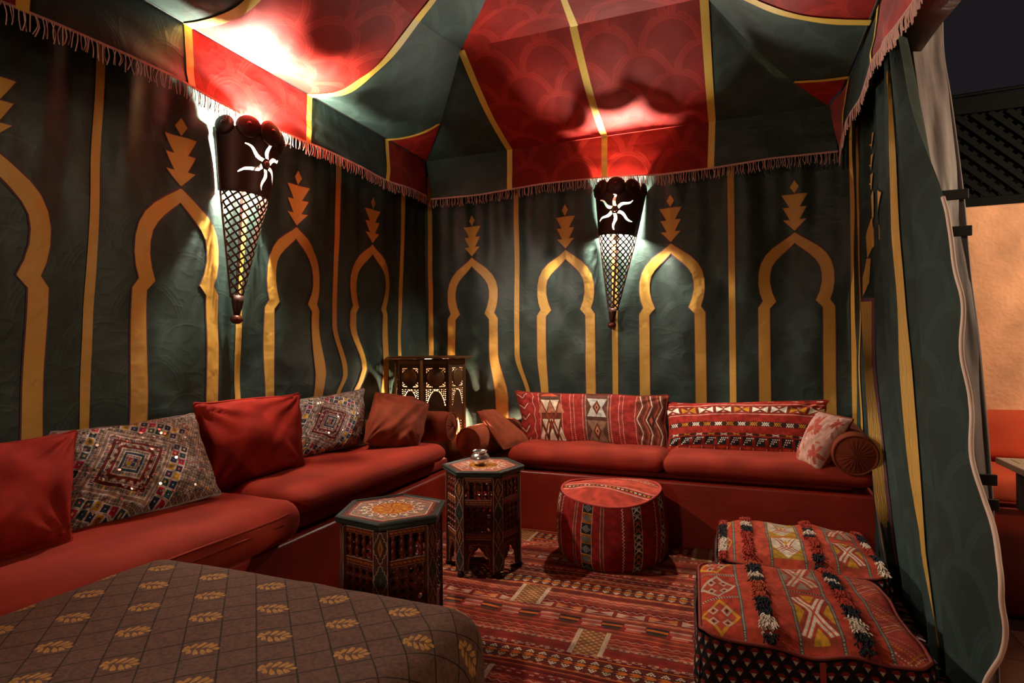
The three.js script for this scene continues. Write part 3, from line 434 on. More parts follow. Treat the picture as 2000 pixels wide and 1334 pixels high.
// zigzag kilim: upright bands
const kilimA = canvasTex(1400, 512, (g, W, H) => {
  px(g, '#902a23', 0, 0, W, H); const X = f => f * W;
  for (let k = 0; k < 3; k++) for (let i = -1; i < 6; i++) line(g, k % 2 ? CREAM : BROWN, 7, [[X(0.0), i * 110 + k * 24], [X(0.045), i * 110 + 55 + k * 24], [X(0.08), i * 110 + k * 24]]);
  line(g, CREAM, 5, [0, 1, 2, 3, 4, 5, 6, 7, 8].map(i => [X(0.115 + (i % 2) * 0.014), i * 64]));
  for (const f of [0.165, 0.325, 0.385, 0.41, 0.47, 0.655, 0.71, 0.735, 0.815]) { g.setLineDash([10, 6]); line(g, '#d5b5a0', 5, [[X(f), 0], [X(f), H]]); g.setLineDash([]); }
  px(g, BROWN, X(0.175), 0, X(0.142), H);
  poly(g, '#b24a32', [[X(0.18), 60], [X(0.245), 0], [X(0.31), 60]]); px(g, '#4a3a30', X(0.178), 66, X(0.136), 22);
  for (const [y0, y1] of [[100, 230], [300, 440]]) for (const c of [0.212, 0.28]) poly(g, CREAM, [[X(c - 0.032), y0], [X(c + 0.032), y0], [X(c), y1]]);
  for (const c of [0.18, 0.246, 0.312]) { poly(g, '#a86a4c', [[X(c - 0.03), 235], [X(c), 120], [X(c + 0.03), 235]]); poly(g, CREAM, [[X(c - 0.034), 512], [X(c), 370], [X(c + 0.034), 512]]); }
  for (let i = 0; i < 2; i++) { line(g, '#7d3220', 15, [[X(0.178), 512], [X(0.246), 240], [X(0.312), 512]]); line(g, '#7d3220', 15, [[X(0.178), 110], [X(0.246), 380], [X(0.312), 110]]); }
  px(g, '#5b3428', X(0.482), 0, X(0.165), H);
  for (let i = 0; i < 32; i++) { line(g, '#b08d74', 4, [[X(0.486), i * 16], [X(0.494), i * 16 + 8], [X(0.486), i * 16 + 16]]); line(g, '#b08d74', 4, [[X(0.642), i * 16], [X(0.634), i * 16 + 8], [X(0.642), i * 16 + 16]]); }
  for (const [y0, col] of [[70, '#a9a096'], [300, '#7e5a46']]) { poly(g, col, [[X(0.5), y0], [X(0.63), y0], [X(0.6), y0 + 95], [X(0.63), y0 + 190], [X(0.5), y0 + 190], [X(0.53), y0 + 95]]); poly(g, BROWN, [[X(0.565), y0 + 15], [X(0.592), y0 + 95], [X(0.565), y0 + 175], [X(0.538), y0 + 95]]); poly(g, '#b06a4a', [[X(0.565), y0 + 50], [X(0.58), y0 + 95], [X(0.565), y0 + 140], [X(0.55), y0 + 95]]); poly(g, INK, [[X(0.565), y0 + 78], [X(0.571), y0 + 95], [X(0.565), y0 + 112], [X(0.559), y0 + 95]]); }
  for (const y of [20, 268, 284]) line(g, INK, 6, [[X(0.49), y], [X(0.64), y]]);
  px(g, '#6d3022', X(0.825), 0, X(0.175), H);
  for (let k = 0; k < 9; k++) line(g, [CREAM, '#4a241a', '#a0503a'][k % 3], 9, [0, 1, 2, 3, 4].map(i => [X(0.83 + k * 0.02 + (i % 2) * 0.03), i * 128]));
  poly(g, '#3c231c', [[X(0.92), 170], [X(0.945), 256], [X(0.92), 342], [X(0.895), 256]]); poly(g, '#9a4632', [[X(0.92), 215], [X(0.932), 256], [X(0.92), 297], [X(0.908), 256]]);
}, { grain: 0.22 });
// bow tie kilim: level bands
const kilimB = canvasTex(1400, 512, (g, W, H) => {
  px(g, '#992a1f', 0, 0, W, H);
  for (let i = 0; i < 14; i++) px(g, i % 2 ? '#d8c8b4' : INK, i * 100 + 20, 6, 50, 12);
  line(g, '#d8b8a4', 5, [[0, 52], [W, 50]]); line(g, '#d8b8a4', 5, [[0, 158], [W, 160]]); px(g, '#7a2c1e', 0, 66, W, 78);
  for (let i = 0; i < 9; i++) { const c = 60 + i * 160, col = i % 3 === 1 ? MUST : '#e0d2be'; poly(g, col, [[c - 66, 72], [c, 105], [c - 66, 140]]); poly(g, col, [[c + 66, 72], [c, 105], [c + 66, 140]]); poly(g, '#c9a890', [[c - 18, 76], [c + 18, 76], [c, 90]]); poly(g, '#c9a890', [[c - 18, 136], [c + 18, 136], [c, 122]]); }
  px(g, '#3a201b', 0, 236, W, 44); px(g, '#8a2820', 0, 228, W, 8);
  for (let i = 0; i < 13; i++) { const c = 55 + i * 108, col = i % 2 ? MUST : '#e0d2be'; for (const d of [-30, -10, 10]) { line(g, col, 8, [[c + d, 240], [c + d + 24, 276]]); line(g, col, 8, [[c + d + 24, 240], [c + d, 276]]); } }
  px(g, '#4a2018', 0, 344, W, 22); for (let i = 0; i < 12; i++) { const c = 70 + i * 118; line(g, i % 2 ? MUST : '#cdbba6', 7, [[c - 30, 347], [c + 30, 363]]); line(g, i % 2 ? MUST : '#cdbba6', 7, [[c + 30, 347], [c - 30, 363]]); }
  px(g, '#7a1e18', 0, 372, W, 140);
  for (let i = 0; i < 12; i++) { const x = 20 + i * 116; px(g, INK, x, 376, 86, 74); for (let r = 0; r < 4; r++) for (let k = 0; k <= r; k++) px(g, '#e0d2be', x + 43 - (3 - r) * 0 - (4 - r) * 9 + k * 18 + (r - 3) * 0 + 2, 436 - r * 17, 10, 10); px(g, '#a02a1e', x, 458, 86, 46); for (let r = 0; r < 3; r++) for (let k = 0; k <= r; k++) px(g, MUST, x + 34 - r * 8 + k * 18, 492 - r * 13, 7, 7); px(g, '#b89888', x + 92, 462, 8, 44); }
}, { grain: 0.22 });
// embroidered sequin cloth: lattice of crosses, coloured lozenges, one large stepped lozenge
const sequinMap = (seed) => canvasTex(1100, 760, (g, W, H) => {
  px(g, '#7a675c', 0, 0, W, H); g.save(); g.translate(W * 0.40, H * 0.54); g.rotate(0.5);
  const R = rngOf(seed), cols = ['#27324a', '#9e1f40', '#b98d1c', '#2b4a50', '#27324a'];
  for (let i = -34; i < 34; i++) for (let j = -30; j < 30; j++) { const x = i * 22, y = j * 22; px(g, '#3a2c2b', x + 2, y + 2, 15, 14); px(g, '#b5a89d', x + 7, y, 5, 20); px(g, '#b5a89d', x, y + 7, 20, 5); if ((i + 2 * j) % 7 === 0) { px(g, cols[Math.floor(R() * 4)], x + 4, y + 4, 13, 13); } }
  const ring = (a, c, w) => line(g, c, w, [[-a, -a], [a, -a], [a, a], [-a, a]], true);
  for (const [a, c, w] of [[230, '#8c7466', 30], [244, '#c9bdb2', 7], [216, '#c9bdb2', 7], [170, '#5a1e1c', 24], [156, '#b9a89c', 6], [120, '#6d2420', 26], [104, '#c2b4a8', 6], [64, '#28384a', 22], [76, '#cfc4ba', 5], [52, '#cfc4ba', 5]]) ring(a, c, w);
  for (let s = 0; s < 4; s++) { g.save(); g.rotate(s * PI / 2); for (let i = -5; i <= 5; i++) { poly(g, i % 2 ? '#5e201c' : '#ad9c90', [[i * 30, -150], [i * 30 + 15, -126], [i * 30 - 15, -126]]); } for (let i = -4; i <= 4; i++) { px(g, cols[(i + 8) % 4], i * 48 - 9, -204, 18, 18); px(g, '#cfc4ba', i * 48 - 2, -208, 4, 26); } g.restore(); }
  px(g, '#b98d1c', -30, 4, 24, 24); px(g, '#1f2c44', 6, -30, 26, 26); px(g, '#1f2c44', 4, 6, 26, 26); px(g, '#8a1d38', -32, -30, 22, 22);
  const loz = (bx, by, nx, ny) => { for (let i = 0; i < nx; i++) for (let j = 0; j < ny; j++) { const x = bx + i * 62, y = by + j * 62; px(g, '#c4b8ac', x - 30, y - 30, 60, 60); px(g, cols[(i * 2 + j * 3 + seed) % 5], x - 24, y - 24, 48, 48); px(g, cols[(i + j + 1) % 4], x - 9, y - 9, 18, 18); px(g, '#d9d0c6', x - 3, y - 3, 7, 7); } };
  loz(-260, -320, 9, 1); loz(-200, -384, 9, 1); loz(290, -230, 2, 8); loz(-330, -300, 1, 8); loz(-200, 320, 8, 2);
  g.restore();
}, { grain: 0.5, seed });
const floral = canvasTex(512, 512, (g, W, H) => {
  px(g, '#b78a7c', 0, 0, W, H); const R = rngOf(6);
  for (const [cx, cy, r] of [[230, 160, 120], [420, 400, 95], [90, 420, 85], [440, 90, 60]]) { for (let k = 0; k < 8; k++) { g.save(); g.translate(cx, cy); g.rotate(k * PI / 4 + R()); g.fillStyle = '#a44c3e'; g.beginPath(); g.ellipse(r * 0.55, 0, r * 0.48, r * 0.19, 0, 0, TAU); g.fill(); g.restore(); } g.fillStyle = '#a6423a'; g.beginPath(); g.arc(cx, cy, r * 0.2, 0, TAU); g.fill(); }
  for (let i = 0; i < 26; i++) { g.save(); g.translate(R() * W, R() * H); g.rotate(R() * 6); g.fillStyle = R() < 0.5 ? '#b0604f' : '#c7a294'; g.beginPath(); g.ellipse(0, 0, 34, 10, 0, 0, TAU); g.fill(); g.restore(); }
}, { grain: 0.12 });
pillow('plain red cotton pillow at the near end, cut off by the picture edge', [[-2.0, 0.530, -0.80], [-1.97, 0.548, -1.217], [-2.15, 0.868, -1.349], [-2.2, 0.862, -0.95]], 0.20, M.redCotton, { seed: 3, wr: 0.014 });
const sq1 = pillow('large grey embroidered pillow with sequins, between the two plain red pillows', [[-2.12, 0.515, -1.24], [-1.96, 0.565, -1.776], [-2.2, 0.868, -1.857], [-2.26, 0.858, -1.33]], 0.20, fab(sequinMap(3), { roughness: 0.75 }), { seed: 5, wr: 0.009, pinch: 0.06 });
pillow('plain red cotton pillow standing between the two embroidered sequin pillows', [[-2.12, 0.513, -1.842], [-2.02, 0.575, -2.331], [-2.16, 0.908, -2.46], [-2.24, 0.908, -1.89]], 0.21, M.redCotton, { seed: 8, wr: 0.015, pinch: 0.05 });
const sq2 = pillow('smaller grey embroidered pillow with sequins, beside the rust velvet pillow', [[-2.2, 0.552, -2.409], [-2.1, 0.570, -2.951], [-2.25, 0.882, -3.15], [-2.29, 0.862, -2.50]], 0.17, fab(sequinMap(7), { roughness: 0.75 }), { seed: 11, wr: 0.008 });
for (const [s, n, seed] of [[sq1, 90, 21], [sq2, 70, 22]]) {
  const R = rngOf(seed), discs = [], g0 = new THREE.CylinderGeometry(0.0055, 0.0055, 0.001, 8);
  for (let i = 0; i < n; i++) { const u = (R() * 2 - 1) * 0.86, v = (R() * 2 - 1) * 0.86, p = s.at(u, v, 1, 0.002), g = g0.clone(); g.applyQuaternion(new THREE.Quaternion().setFromUnitVectors(new THREE.Vector3(0, 1, 0), s.nrm.clone().add(new THREE.Vector3(R() - 0.5, R() - 0.5, R() - 0.5).multiplyScalar(0.9)).normalize())); g.translate(...p); discs.push(g); }
  part('sequins', discs, mat({ rgb: '#e8c8b8', roughness: 0.2, metalness: 0.9 }), s.o).userData.kind = 'stuff';
}
pillow('rust velvet pillow slumped on the left bench below the brass lantern', [[-2.02, 0.60, -2.83], [-1.8, 0.552, -3.042], [-1.86, 0.785, -3.279], [-2.1, 0.865, -3.066]], 0.22, M.rustDark, { seed: 14, wr: 0.014, pinch: -0.09, pw: 0.5 });
pillow('small tan rust pillow leaning on the corner bolster of the back bench', [[-1.431, 0.484, -3.5], [-1.345, 0.497, -3.75], [-1.707, 0.68, -3.98], [-1.718, 0.692, -3.72]], 0.10, M.rust, { seed: 17, wr: 0.004, pinch: 0.0 });
pillow('long kilim pillow with upright bands, zigzags and a grey lozenge', [[-1.425, 0.47, -3.80], [-0.432, 0.465, -3.80], [-0.455, 0.812, -3.97], [-1.535, 0.818, -3.97]], 0.19, fab(kilimA), { seed: 20, wr: 0.008, pinch: 0.075, piping: M.darkVelvet, n: [64, 32] });
pillow('long kilim pillow with level bands of white and orange bow ties', [[-0.469, 0.463, -3.80], [0.43, 0.47, -3.80], [0.47, 0.805, -3.97], [-0.485, 0.765, -3.97]], 0.19, fab(kilimB), { seed: 23, wr: 0.009, pinch: 0.075, piping: M.redCotton, n: [64, 32] });
pillow('pink floral cushion propped against the bolster at the curtain end of the back bench', [[0.27, 0.487, -3.62], [0.362, 0.47, -3.46], [0.535, 0.748, -3.53], [0.396, 0.765, -3.72]], 0.15, fab(floral), { seed: 26, wr: 0.004, pinch: 0.02, piping: M.rust });
// ---------------------------------------------------------------- brown ottoman
{
  const tile = canvasTex(768, 768, (g, W) => {
    px(g, '#553a2e', 0, 0, W, W);
    for (let k = -1; k <= 2; k++) for (const s of [1, -1]) { line(g, '#2a1b14', 13, [[s > 0 ? k * W / 2 : k * W / 2, s > 0 ? 0 : W], [s > 0 ? k * W / 2 + W : k * W / 2 + W, s > 0 ? W : 0]]); }
    for (const [cx, cy] of [[0.25, 0], [0.25, 1], [0.75, 0.5]]) {
      g.save(); g.translate(cx * W, cy * W); g.rotate(0.42); g.scale(1.2, 1.2); g.fillStyle = '#9a6c38'; const leaf = (x, y, a, l, w) => { g.save(); g.translate(x, y); g.rotate(a); g.beginPath(); g.moveTo(0, 0); g.bezierCurveTo(l * 0.3, -w, l * 0.8, -w * 1.5, l, -w * 0.3); g.lineTo(l * 0.86, 0); g.lineTo(l * 1.02, w * 0.5); g.bezierCurveTo(l * 0.75, w * 1.3, l * 0.3, w * 0.8, 0, 0); g.fill(); g.restore(); };
      for (const [t, l] of [[-70, 62], [-34, 84], [6, 84], [44, 66]]) for (const s of [-1, 1]) leaf(t, s * 5, s * (0.95 - t * 0.004), l, 17);
      leaf(-60, 0, 3.14, 52, 18); leaf(-66, 4, 2.6, 50, 14); leaf(-66, -4, -2.6, 50, 14); leaf(60, 0, 0, 66, 16); g.strokeStyle = '#5a3c24'; g.lineWidth = 7; g.beginPath(); g.moveTo(-96, 6); g.quadraticCurveTo(-10, -10, 84, 4); g.stroke(); g.restore();
    }
  }, { rx: 1 / 0.195, ry: 1 / 0.195, grain: 0.16, seed: 4 });
  const o = thing('ottoman', 'large brown upholstered ottoman with a diamond grid and golden sprigs', 'ottoman', [-1.117, 0, -0.80]);
  part('upholstery', moved(padded(1.10, 0.49, 1.0, 0.085, { dome: 0.018, dent: 0.004, seed: 31, n: [60, 20, 54], belly: 0.012, uvOff: [-1.117, -0.80] }), 0, 0.285, 0), mat({ map: tile, bumpMap: pileBump, bumpScale: 0.0015, roughness: 0.9, specularIntensity: 0.3, sheen: 0.25, sheenRoughness: 0.4, sheenColor: new THREE.Color(0.5, 0.38, 0.30) }), o);
  part('plinth', box(0.98, 0.05, 0.9, 0, 0.025, 0, 0.01), M.ebony, o);
}
// ---------------------------------------------------------------- rug
{
  const X0 = -1.715, X1 = 0.60, Z0 = -3.455, Z1 = -0.20, W = 1600, H = 2048, SX = W / (X1 - X0), SZ = H / (Z1 - Z0);
  const tex = canvasTex(W, H, (g) => {
    const R = rngOf(9), Y = z => (z - Z0) * SZ, XX = x => (x - X0) * SX, reds = ['#74211a', '#862c20', '#6a1b16', '#7c271d', '#8f3524', '#5c1714', '#9c4a30', '#763222'];
    px(g, '#7a2620', 0, 0, W, H);
    const wavy = (y, c, w, a, p, ph = 0) => { g.strokeStyle = c; g.lineWidth = w; g.beginPath(); for (let x = 0; x <= W; x += 4) g[x ? 'lineTo' : 'moveTo'](x, y + a * (2 * Math.abs(((x + ph) / p) % 1 - 0.5) - 0.5) * 2); g.stroke(); };
    for (let y = 0; y < H;) { const h = 5 + R() * 13; px(g, reds[Math.floor(R() * reds.length)], 0, y, W, h); const k = R(); if (k < 0.16) wavy(y + h / 2, '#ad8672', 3, 3.5, 26, R() * 50); else if (k < 0.26) { for (let x = 0; x < W; x += 22 + R() * 14) px(g, '#a98a76', x, y + 2, 12, 4); } else if (k < 0.40) px(g, '#b45a34', 0, y, W, 4); else if (k < 0.47) { for (let x = 0; x < W; x += 14) px(g, '#4e3a2c', x, y + 1, 7, 5); } else if (k < 0.54) px(g, '#5c4a34', 0, y, W, 4); y += h; }
    const chev = z => { const y = Y(z), h = 56; px(g, '#5a2018', 0, y - h / 2, W, h); for (let x = -30; x < W; x += 34) { poly(g, '#b5641e', [[x, y - 5], [x + 20, y - 9], [x + 34, y], [x + 20, y + 9], [x, y + 5], [x + 12, y]]); for (const s of [-1, 1]) { poly(g, '#231c1c', [[x, y + s * 8], [x + 17, y + s * 26], [x + 34, y + s * 8]]); for (const [dx, dy] of [[9, 13], [17, 13], [25, 13], [13, 18], [21, 18], [17, 22]]) px(g, '#c2ac96', x + dx - 3, y + s * dy - 3, 6, 5); } } px(g, '#b5641e', 0, y - h / 2 - 7, W, 4); px(g, '#b5641e', 0, y + h / 2 + 4, W, 4); };
    const check = z => { const y = Y(z); px(g, '#7a241c', 0, y - 24, W, 48); for (let x = 0, i = 0; x < W; x += 62, i++) { const dark = i % 2; px(g, dark ? '#2c2620' : '#ae8272', x, y - 22, 58, 10); px(g, dark ? '#b5641e' : '#a34a3a', x, y - 10, 58, 9); px(g, dark ? '#2c2620' : '#ae8272', x + (dark ? 0 : 8), y + 1, 56, 9); px(g, dark ? '#3a3226' : '#b0604e', x + 6, y + 12, 46, 7); } };
    const bows = z => { const y = Y(z); px(g, '#7a241c', 0, y - 18, W, 36); for (let x = 0, i = 0; x < W; x += 92, i++) { const c = i % 3 === 1 ? '#b06a3a' : '#b0907a'; poly(g, c, [[x + 6, y - 14], [x + 46, y - 4], [x + 6, y + 14]]); poly(g, c, [[x + 86, y - 14], [x + 46, y - 4], [x + 86, y + 14]]); px(g, '#b89c88', x + 8, y + 8, 76, 4); } wavy(y - 24, '#ad8672', 3, 4, 24); wavy(y + 24, '#ad8672', 3, 4, 24, 9); };
    const small = z => { const y = Y(z); for (let x = 0; x < W; x += 40) { px(g, '#ad8672', x, y - 4, 26, 8); px(g, '#5a2018', x + 8, y - 2, 8, 4); } };
    for (const z of [-2.72, -2.05, -1.38, -0.72, -3.36]) chev(z); for (const z of [-2.375, -1.7, -1.05]) check(z); for (const z of [-2.485, -1.82, -1.16, -3.02]) bows(z); for (const z of [-2.2, -2.13, -1.55, -2.9, -3.2, -3.27, -0.9]) small(z);
    const R2 = rngOf(3), pat = (x0, x1, z0, z1) => { const a = XX(x0), b = Y(z0), w = (x1 - x0) * SX, h = (z1 - z0) * SZ; px(g, '#7d5a34', a, b, w, h); for (let i = 0; i < w / 11; i++) for (let j = 0; j < h / 8; j++) px(g, (i + j) % 2 ? '#b89a6a' : '#8a3228', a + i * 11, b + j * 8, 7, 4); for (const e of [a - 4, a + w - 8]) { px(g, '#b8a48e', e, b - 3, 13, h + 6); for (let j = 0; j < h; j += 5) px(g, '#8f7c68', e + R2() * 9, b + j, 4, 2); } };
    pat(-0.985, -0.855, -2.65, -2.47); pat(-0.62, -0.50, -2.305, -2.13); pat(-0.955, -0.845, -1.94, -1.76); pat(-0.26, -0.17, -3.45, -3.25); pat(-1.30, -1.18, -3.42, -3.25); pat(-0.10, 0.02, -1.85, -1.68); pat(-0.45, -0.34, -1.45, -1.27); pat(0.2, 0.31, -2.4, -2.2);
  }, { grain: 0.25, seed: 8 });
  const o = thing('kilim_rug', 'red striped kilim rug with chevron bands on the tent floor', 'rug', [(X0 + X1) / 2, 0, (Z0 + Z1) / 2]);
  const w = X1 - X0, d = Z1 - Z0, hgt = (x, z) => 0.008 + 0.0035 * noise(x * 5, z * 6, 2) + 0.002 * noise(x * 14, z * 9, 3);
  part('weave', grid(110, 150, (u, v) => { const x = (u - 0.5) * w, z = (0.5 - v) * d; return [x, hgt(x, z), z]; }), mat({ map: tex, color: new THREE.Color(0.80, 0.72, 0.66), bumpMap: weaveBump, bumpScale: 0.002, roughness: 0.95, specularIntensity: 0.3 }), o);
  const R = rngOf(5), fr = []; for (let i = 0; i < 260; i++) { const z = (R() - 0.5) * d; for (const s of [-1, 1]) fr.push(tube([[s * w / 2, 0.008, z], [s * (w / 2 + 0.02), 0.009, z + (R() - 0.5) * 0.02], [s * (w / 2 + 0.04), 0.004, z + (R() - 0.5) * 0.03]], 0.0015, 3, 4)); }
  part('fringe', fr, M.fringe, o).userData.kind = 'stuff';
}
// ---------------------------------------------------------------- hexagonal painted tables
const topTex = (bgA, bgB) => canvasTex(1024, 1024, (g, W) => {
  const c = W / 2, hex = (r, col) => poly(g, col, [0, 1, 2, 3, 4, 5].map(k => [c + r * Math.cos(k * PI / 3), c + r * Math.sin(k * PI / 3)])); px(g, '#5e2019', 0, 0, W, W);
  hex(512, '#4a1a16'); hex(470, '#7c2c20'); hex(436, '#e0bfa4'); hex(424, bgA); const R = rngOf(12);
  for (let i = 0; i < 150; i++) { const a = R() * TAU, r = 270 + 160 * R(), x = c + r * Math.cos(a), y = c + r * Math.sin(a); g.fillStyle = [bgB, '#5c6b48', '#a5543c', '#46506e', '#b88468'][i % 5]; g.beginPath(); g.ellipse(x, y, 15, 8, R() * 3, 0, TAU); g.fill(); }
  for (let k = 0; k < 12; k++) { const a = k * TAU / 12, x = c + 340 * Math.cos(a), y = c + 340 * Math.sin(a); g.fillStyle = k % 2 ? '#4a5684' : '#b25a44'; for (let q = 0; q < 6; q++) { g.beginPath(); g.arc(x + 15 * Math.cos(q), y + 15 * Math.sin(q), 9, 0, TAU); g.fill(); } g.fillStyle = '#e0c8a8'; g.beginPath(); g.arc(x, y, 6, 0, TAU); g.fill(); }
  hex(0, bgA); g.fillStyle = '#7c3420'; g.beginPath(); g.arc(c, c, 245, 0, TAU); g.fill(); g.fillStyle = '#b4641c'; g.beginPath(); g.arc(c, c, 218, 0, TAU); g.fill();
  for (let k = 0; k < 16; k++) { const a = k * TAU / 16; g.save(); g.translate(c, c); g.rotate(a); g.strokeStyle = k % 2 ? '#d99a34' : '#7c3420'; g.lineWidth = 9; g.beginPath(); g.moveTo(40, 0); g.bezierCurveTo(100, -50, 150, 50, 205, 0); g.stroke(); g.fillStyle = '#d99a34'; g.beginPath(); g.ellipse(130, 24, 26, 9, 0.5, 0, TAU); g.fill(); g.strokeStyle = '#eadac2'; g.lineWidth = 11; g.beginPath(); g.arc(244, 0, 34, 0, TAU); g.stroke(); g.beginPath(); g.moveTo(278, 0); g.lineTo(308, 0); g.stroke(); g.fillStyle = '#eadac2'; for (const [x, y] of [[318, 0], [302, -16], [302, 16]]) { g.beginPath(); g.arc(x, y, 10, 0, TAU); g.fill(); } g.restore(); }
}, { grain: 0.12 });
const stileTex = canvasTex(96, 800, (g, W, H) => {
  px(g, '#4c2014', 0, 0, W, H); px(g, '#b09080', 2, 0, 4, H); px(g, '#b09080', W - 6, 0, 4, H);
  for (let k = 0; k < 4; k++) { const y = k * 200 + 100, P = [[48, -96], [60, -84], [62, -62], [72, -58], [72, -42], [84, -36], [84, -20], [92, 0], [84, 20], [84, 36], [72, 42], [72, 58], [62, 62], [60, 84], [48, 96], [36, 84], [34, 62], [24, 58], [24, 42], [12, 36], [12, 20], [4, 0], [12, -20], [12, -36], [24, -42], [24, -58], [34, -62], [36, -84]].map(([x, d]) => [x, y + d]); poly(g, k % 2 ? '#2b3328' : '#3b1a12', P); line(g, '#bd9c8a', 4, P, true); poly(g, k % 2 ? '#1f2a2c' : '#a8661c', [[48, y - 60], [66, y], [48, y + 60], [30, y]]); poly(g, k % 2 ? '#46542e' : '#6e3414', [[48, y - 34], [56, y], [48, y + 34], [40, y]]); }
}, { grain: 0.15 });
const railTex = canvasTex(512, 96, (g, W, H) => { px(g, '#6b2a14', 0, 0, W, H); px(g, '#b8988a', 0, 0, W, 9); px(g, '#b8988a', 0, H - 9, W, 9); for (let x = 0; x < W; x += 64) { g.fillStyle = '#a8661c'; g.beginPath(); g.ellipse(x + 32, 48, 26, 12, 0.4, 0, TAU); g.fill(); g.fillStyle = '#8a3a1a'; g.beginPath(); g.ellipse(x + 60, 40, 14, 8, -0.6, 0, TAU); g.fill(); } }, { grain: 0.15 });
const apronTex = canvasTex(512, 512, (g, W, H) => { px(g, '#4a1d12', 0, 0, W, H); g.strokeStyle = '#9c5a1e'; g.lineWidth = 16; for (const s of [-1, 1]) { g.beginPath(); g.moveTo(256, 70); g.bezierCurveTo(256 + s * 60, 120, 256 + s * 120, 60, 256 + s * 190, 110); g.stroke(); g.beginPath(); g.moveTo(256 + s * 210, 500); g.bezierCurveTo(256 + s * 180, 380, 256 + s * 230, 280, 256 + s * 130, 210); g.stroke(); g.beginPath(); g.arc(256 + s * 150, 150, 30, 0, TAU); g.stroke(); } line(g, '#b0907f', 6, [[4, 4], [508, 4], [508, 508], [4, 508]], true); }, { grain: 0.15 });
const stileMat = mat({ map: stileTex, roughness: 0.5 }), railMat = mat({ map: railTex, roughness: 0.5 }), apronMat = mat({ map: apronTex, roughness: 0.5 });
function unitUV(g) { g.computeBoundingBox(); const b = g.boundingBox, p = g.attributes.position, uv = []; for (let i = 0; i < p.count; i++) uv.push((p.getX(i) - b.min.x) / (b.max.x - b.min.x), (p.getY(i) - b.min.y) / (b.max.y - b.min.y)); g.setAttribute('uv', new THREE.Float32BufferAttribute(uv, 2)); return g; }
const tableGeo = (() => {
  const w = 0.136, fr = {};
  fr.stile = unitUV(box(0.056, 0.462, 0.016, 0, 0.266, 0, 0.004)); fr.rail = [[0.487, 0.022], [0.377, 0.026], [0.207, 0.026]].map(([y, h]) => unitUV(box(w, h, 0.014, 0, y, 0, 0.003)));
  fr.spindle = lathe([[0, 0], [0.008, 0], [0.008, 0.006], [0.005, 0.010], [0.009, 0.018], [0.011, 0.028], [0.008, 0.036], [0.005, 0.041], [0.008, 0.046], [0.011, 0.054], [0.009, 0.064], [0.005, 0.072], [0.008, 0.076], [0.008, 0.084], [0, 0.084]], 10);
  const sh = new THREE.Shape([[-w / 2, 0], [w / 2, 0], [w / 2, 0.142], [-w / 2, 0.142]].map(p => new THREE.Vector2(...p)));
  for (let i = 0; i < 4; i++) for (let j = 0; j < 4; j++) { const h = new THREE.Path(); h.absellipse(-w / 2 + (i + 0.5) * w / 4, 0.006 + (j + 0.5) * 0.0325, 0.0108, 0.0118, 0, TAU, true); sh.holes.push(h); }
  const beads = []; for (let i = 0; i < 5; i++) for (let j = 0; j < 5; j++) beads.push(moved(new THREE.SphereGeometry(0.0085, 8, 6), clamp(-w / 2 + i * w / 4, -w / 2 + 0.006, w / 2 - 0.006), 0.008 + j * 0.0318, 0.008));
  fr.lattice = merge([new THREE.ExtrudeGeometry(sh, { depth: 0.010, bevelEnabled: false, curveSegments: 7 }), ...beads]); fr.lattice.translate(0, 0.221, -0.006);
  const ap = new THREE.Shape([[-w / 2, 0], [-w / 2, 0.158], [w / 2, 0.158], [w / 2, 0], [0.052, 0.0], [0.050, 0.035], [0.042, 0.055], [0.045, 0.068], [0.030, 0.080], [0.022, 0.095], [0.010, 0.104], [0, 0.118], [-0.010, 0.104], [-0.022, 0.095], [-0.030, 0.080], [-0.045, 0.068], [-0.042, 0.055], [-0.050, 0.035], [-0.052, 0]].map(p => new THREE.Vector2(...p)));
  fr.apron = unitUV(new THREE.ExtrudeGeometry(ap, { depth: 0.010, bevelEnabled: false })); fr.apron.translate(0, 0.036, -0.006);
  const l = new THREE.LatheGeometry([[0, 0.497], [0.180, 0.497], [0.200, 0.501], [0.214, 0.506], [0.2165, 0.512], [0.213, 0.517], [0.217, 0.521], [0.218, 0.527], [0.212, 0.532], [0.199, 0.532], [0.194, 0.527], [0, 0.527]].map(p => new THREE.Vector2(...p)), 6, PI / 6);
  fr.rim = l.toNonIndexed(); fr.rim.computeVertexNormals();
  const hx = new THREE.Shape([0, 1, 2, 3, 4, 5].map(k => new THREE.Vector2(0.195 * Math.cos(k * PI / 3), 0.195 * Math.sin(k * PI / 3)))); const hg = new THREE.ExtrudeGeometry(hx, { depth: 0.003, bevelEnabled: false }); const p = hg.attributes.position, uv = []; for (let i = 0; i < p.count; i++) uv.push(0.5 + p.getX(i) / 0.39, 0.5 + p.getY(i) / 0.39); hg.setAttribute('uv', new THREE.Float32BufferAttribute(uv, 2)); hg.rotateX(-PI / 2); hg.translate(0, 0.5255, 0); fr.top = hg;
  fr.foot = lathe([[0, 0], [0.010, 0.001], [0.017, 0.010], [0.018, 0.018], [0.013, 0.027], [0.009, 0.031], [0.012, 0.038], [0, 0.038]], 14);
  return fr;
})();
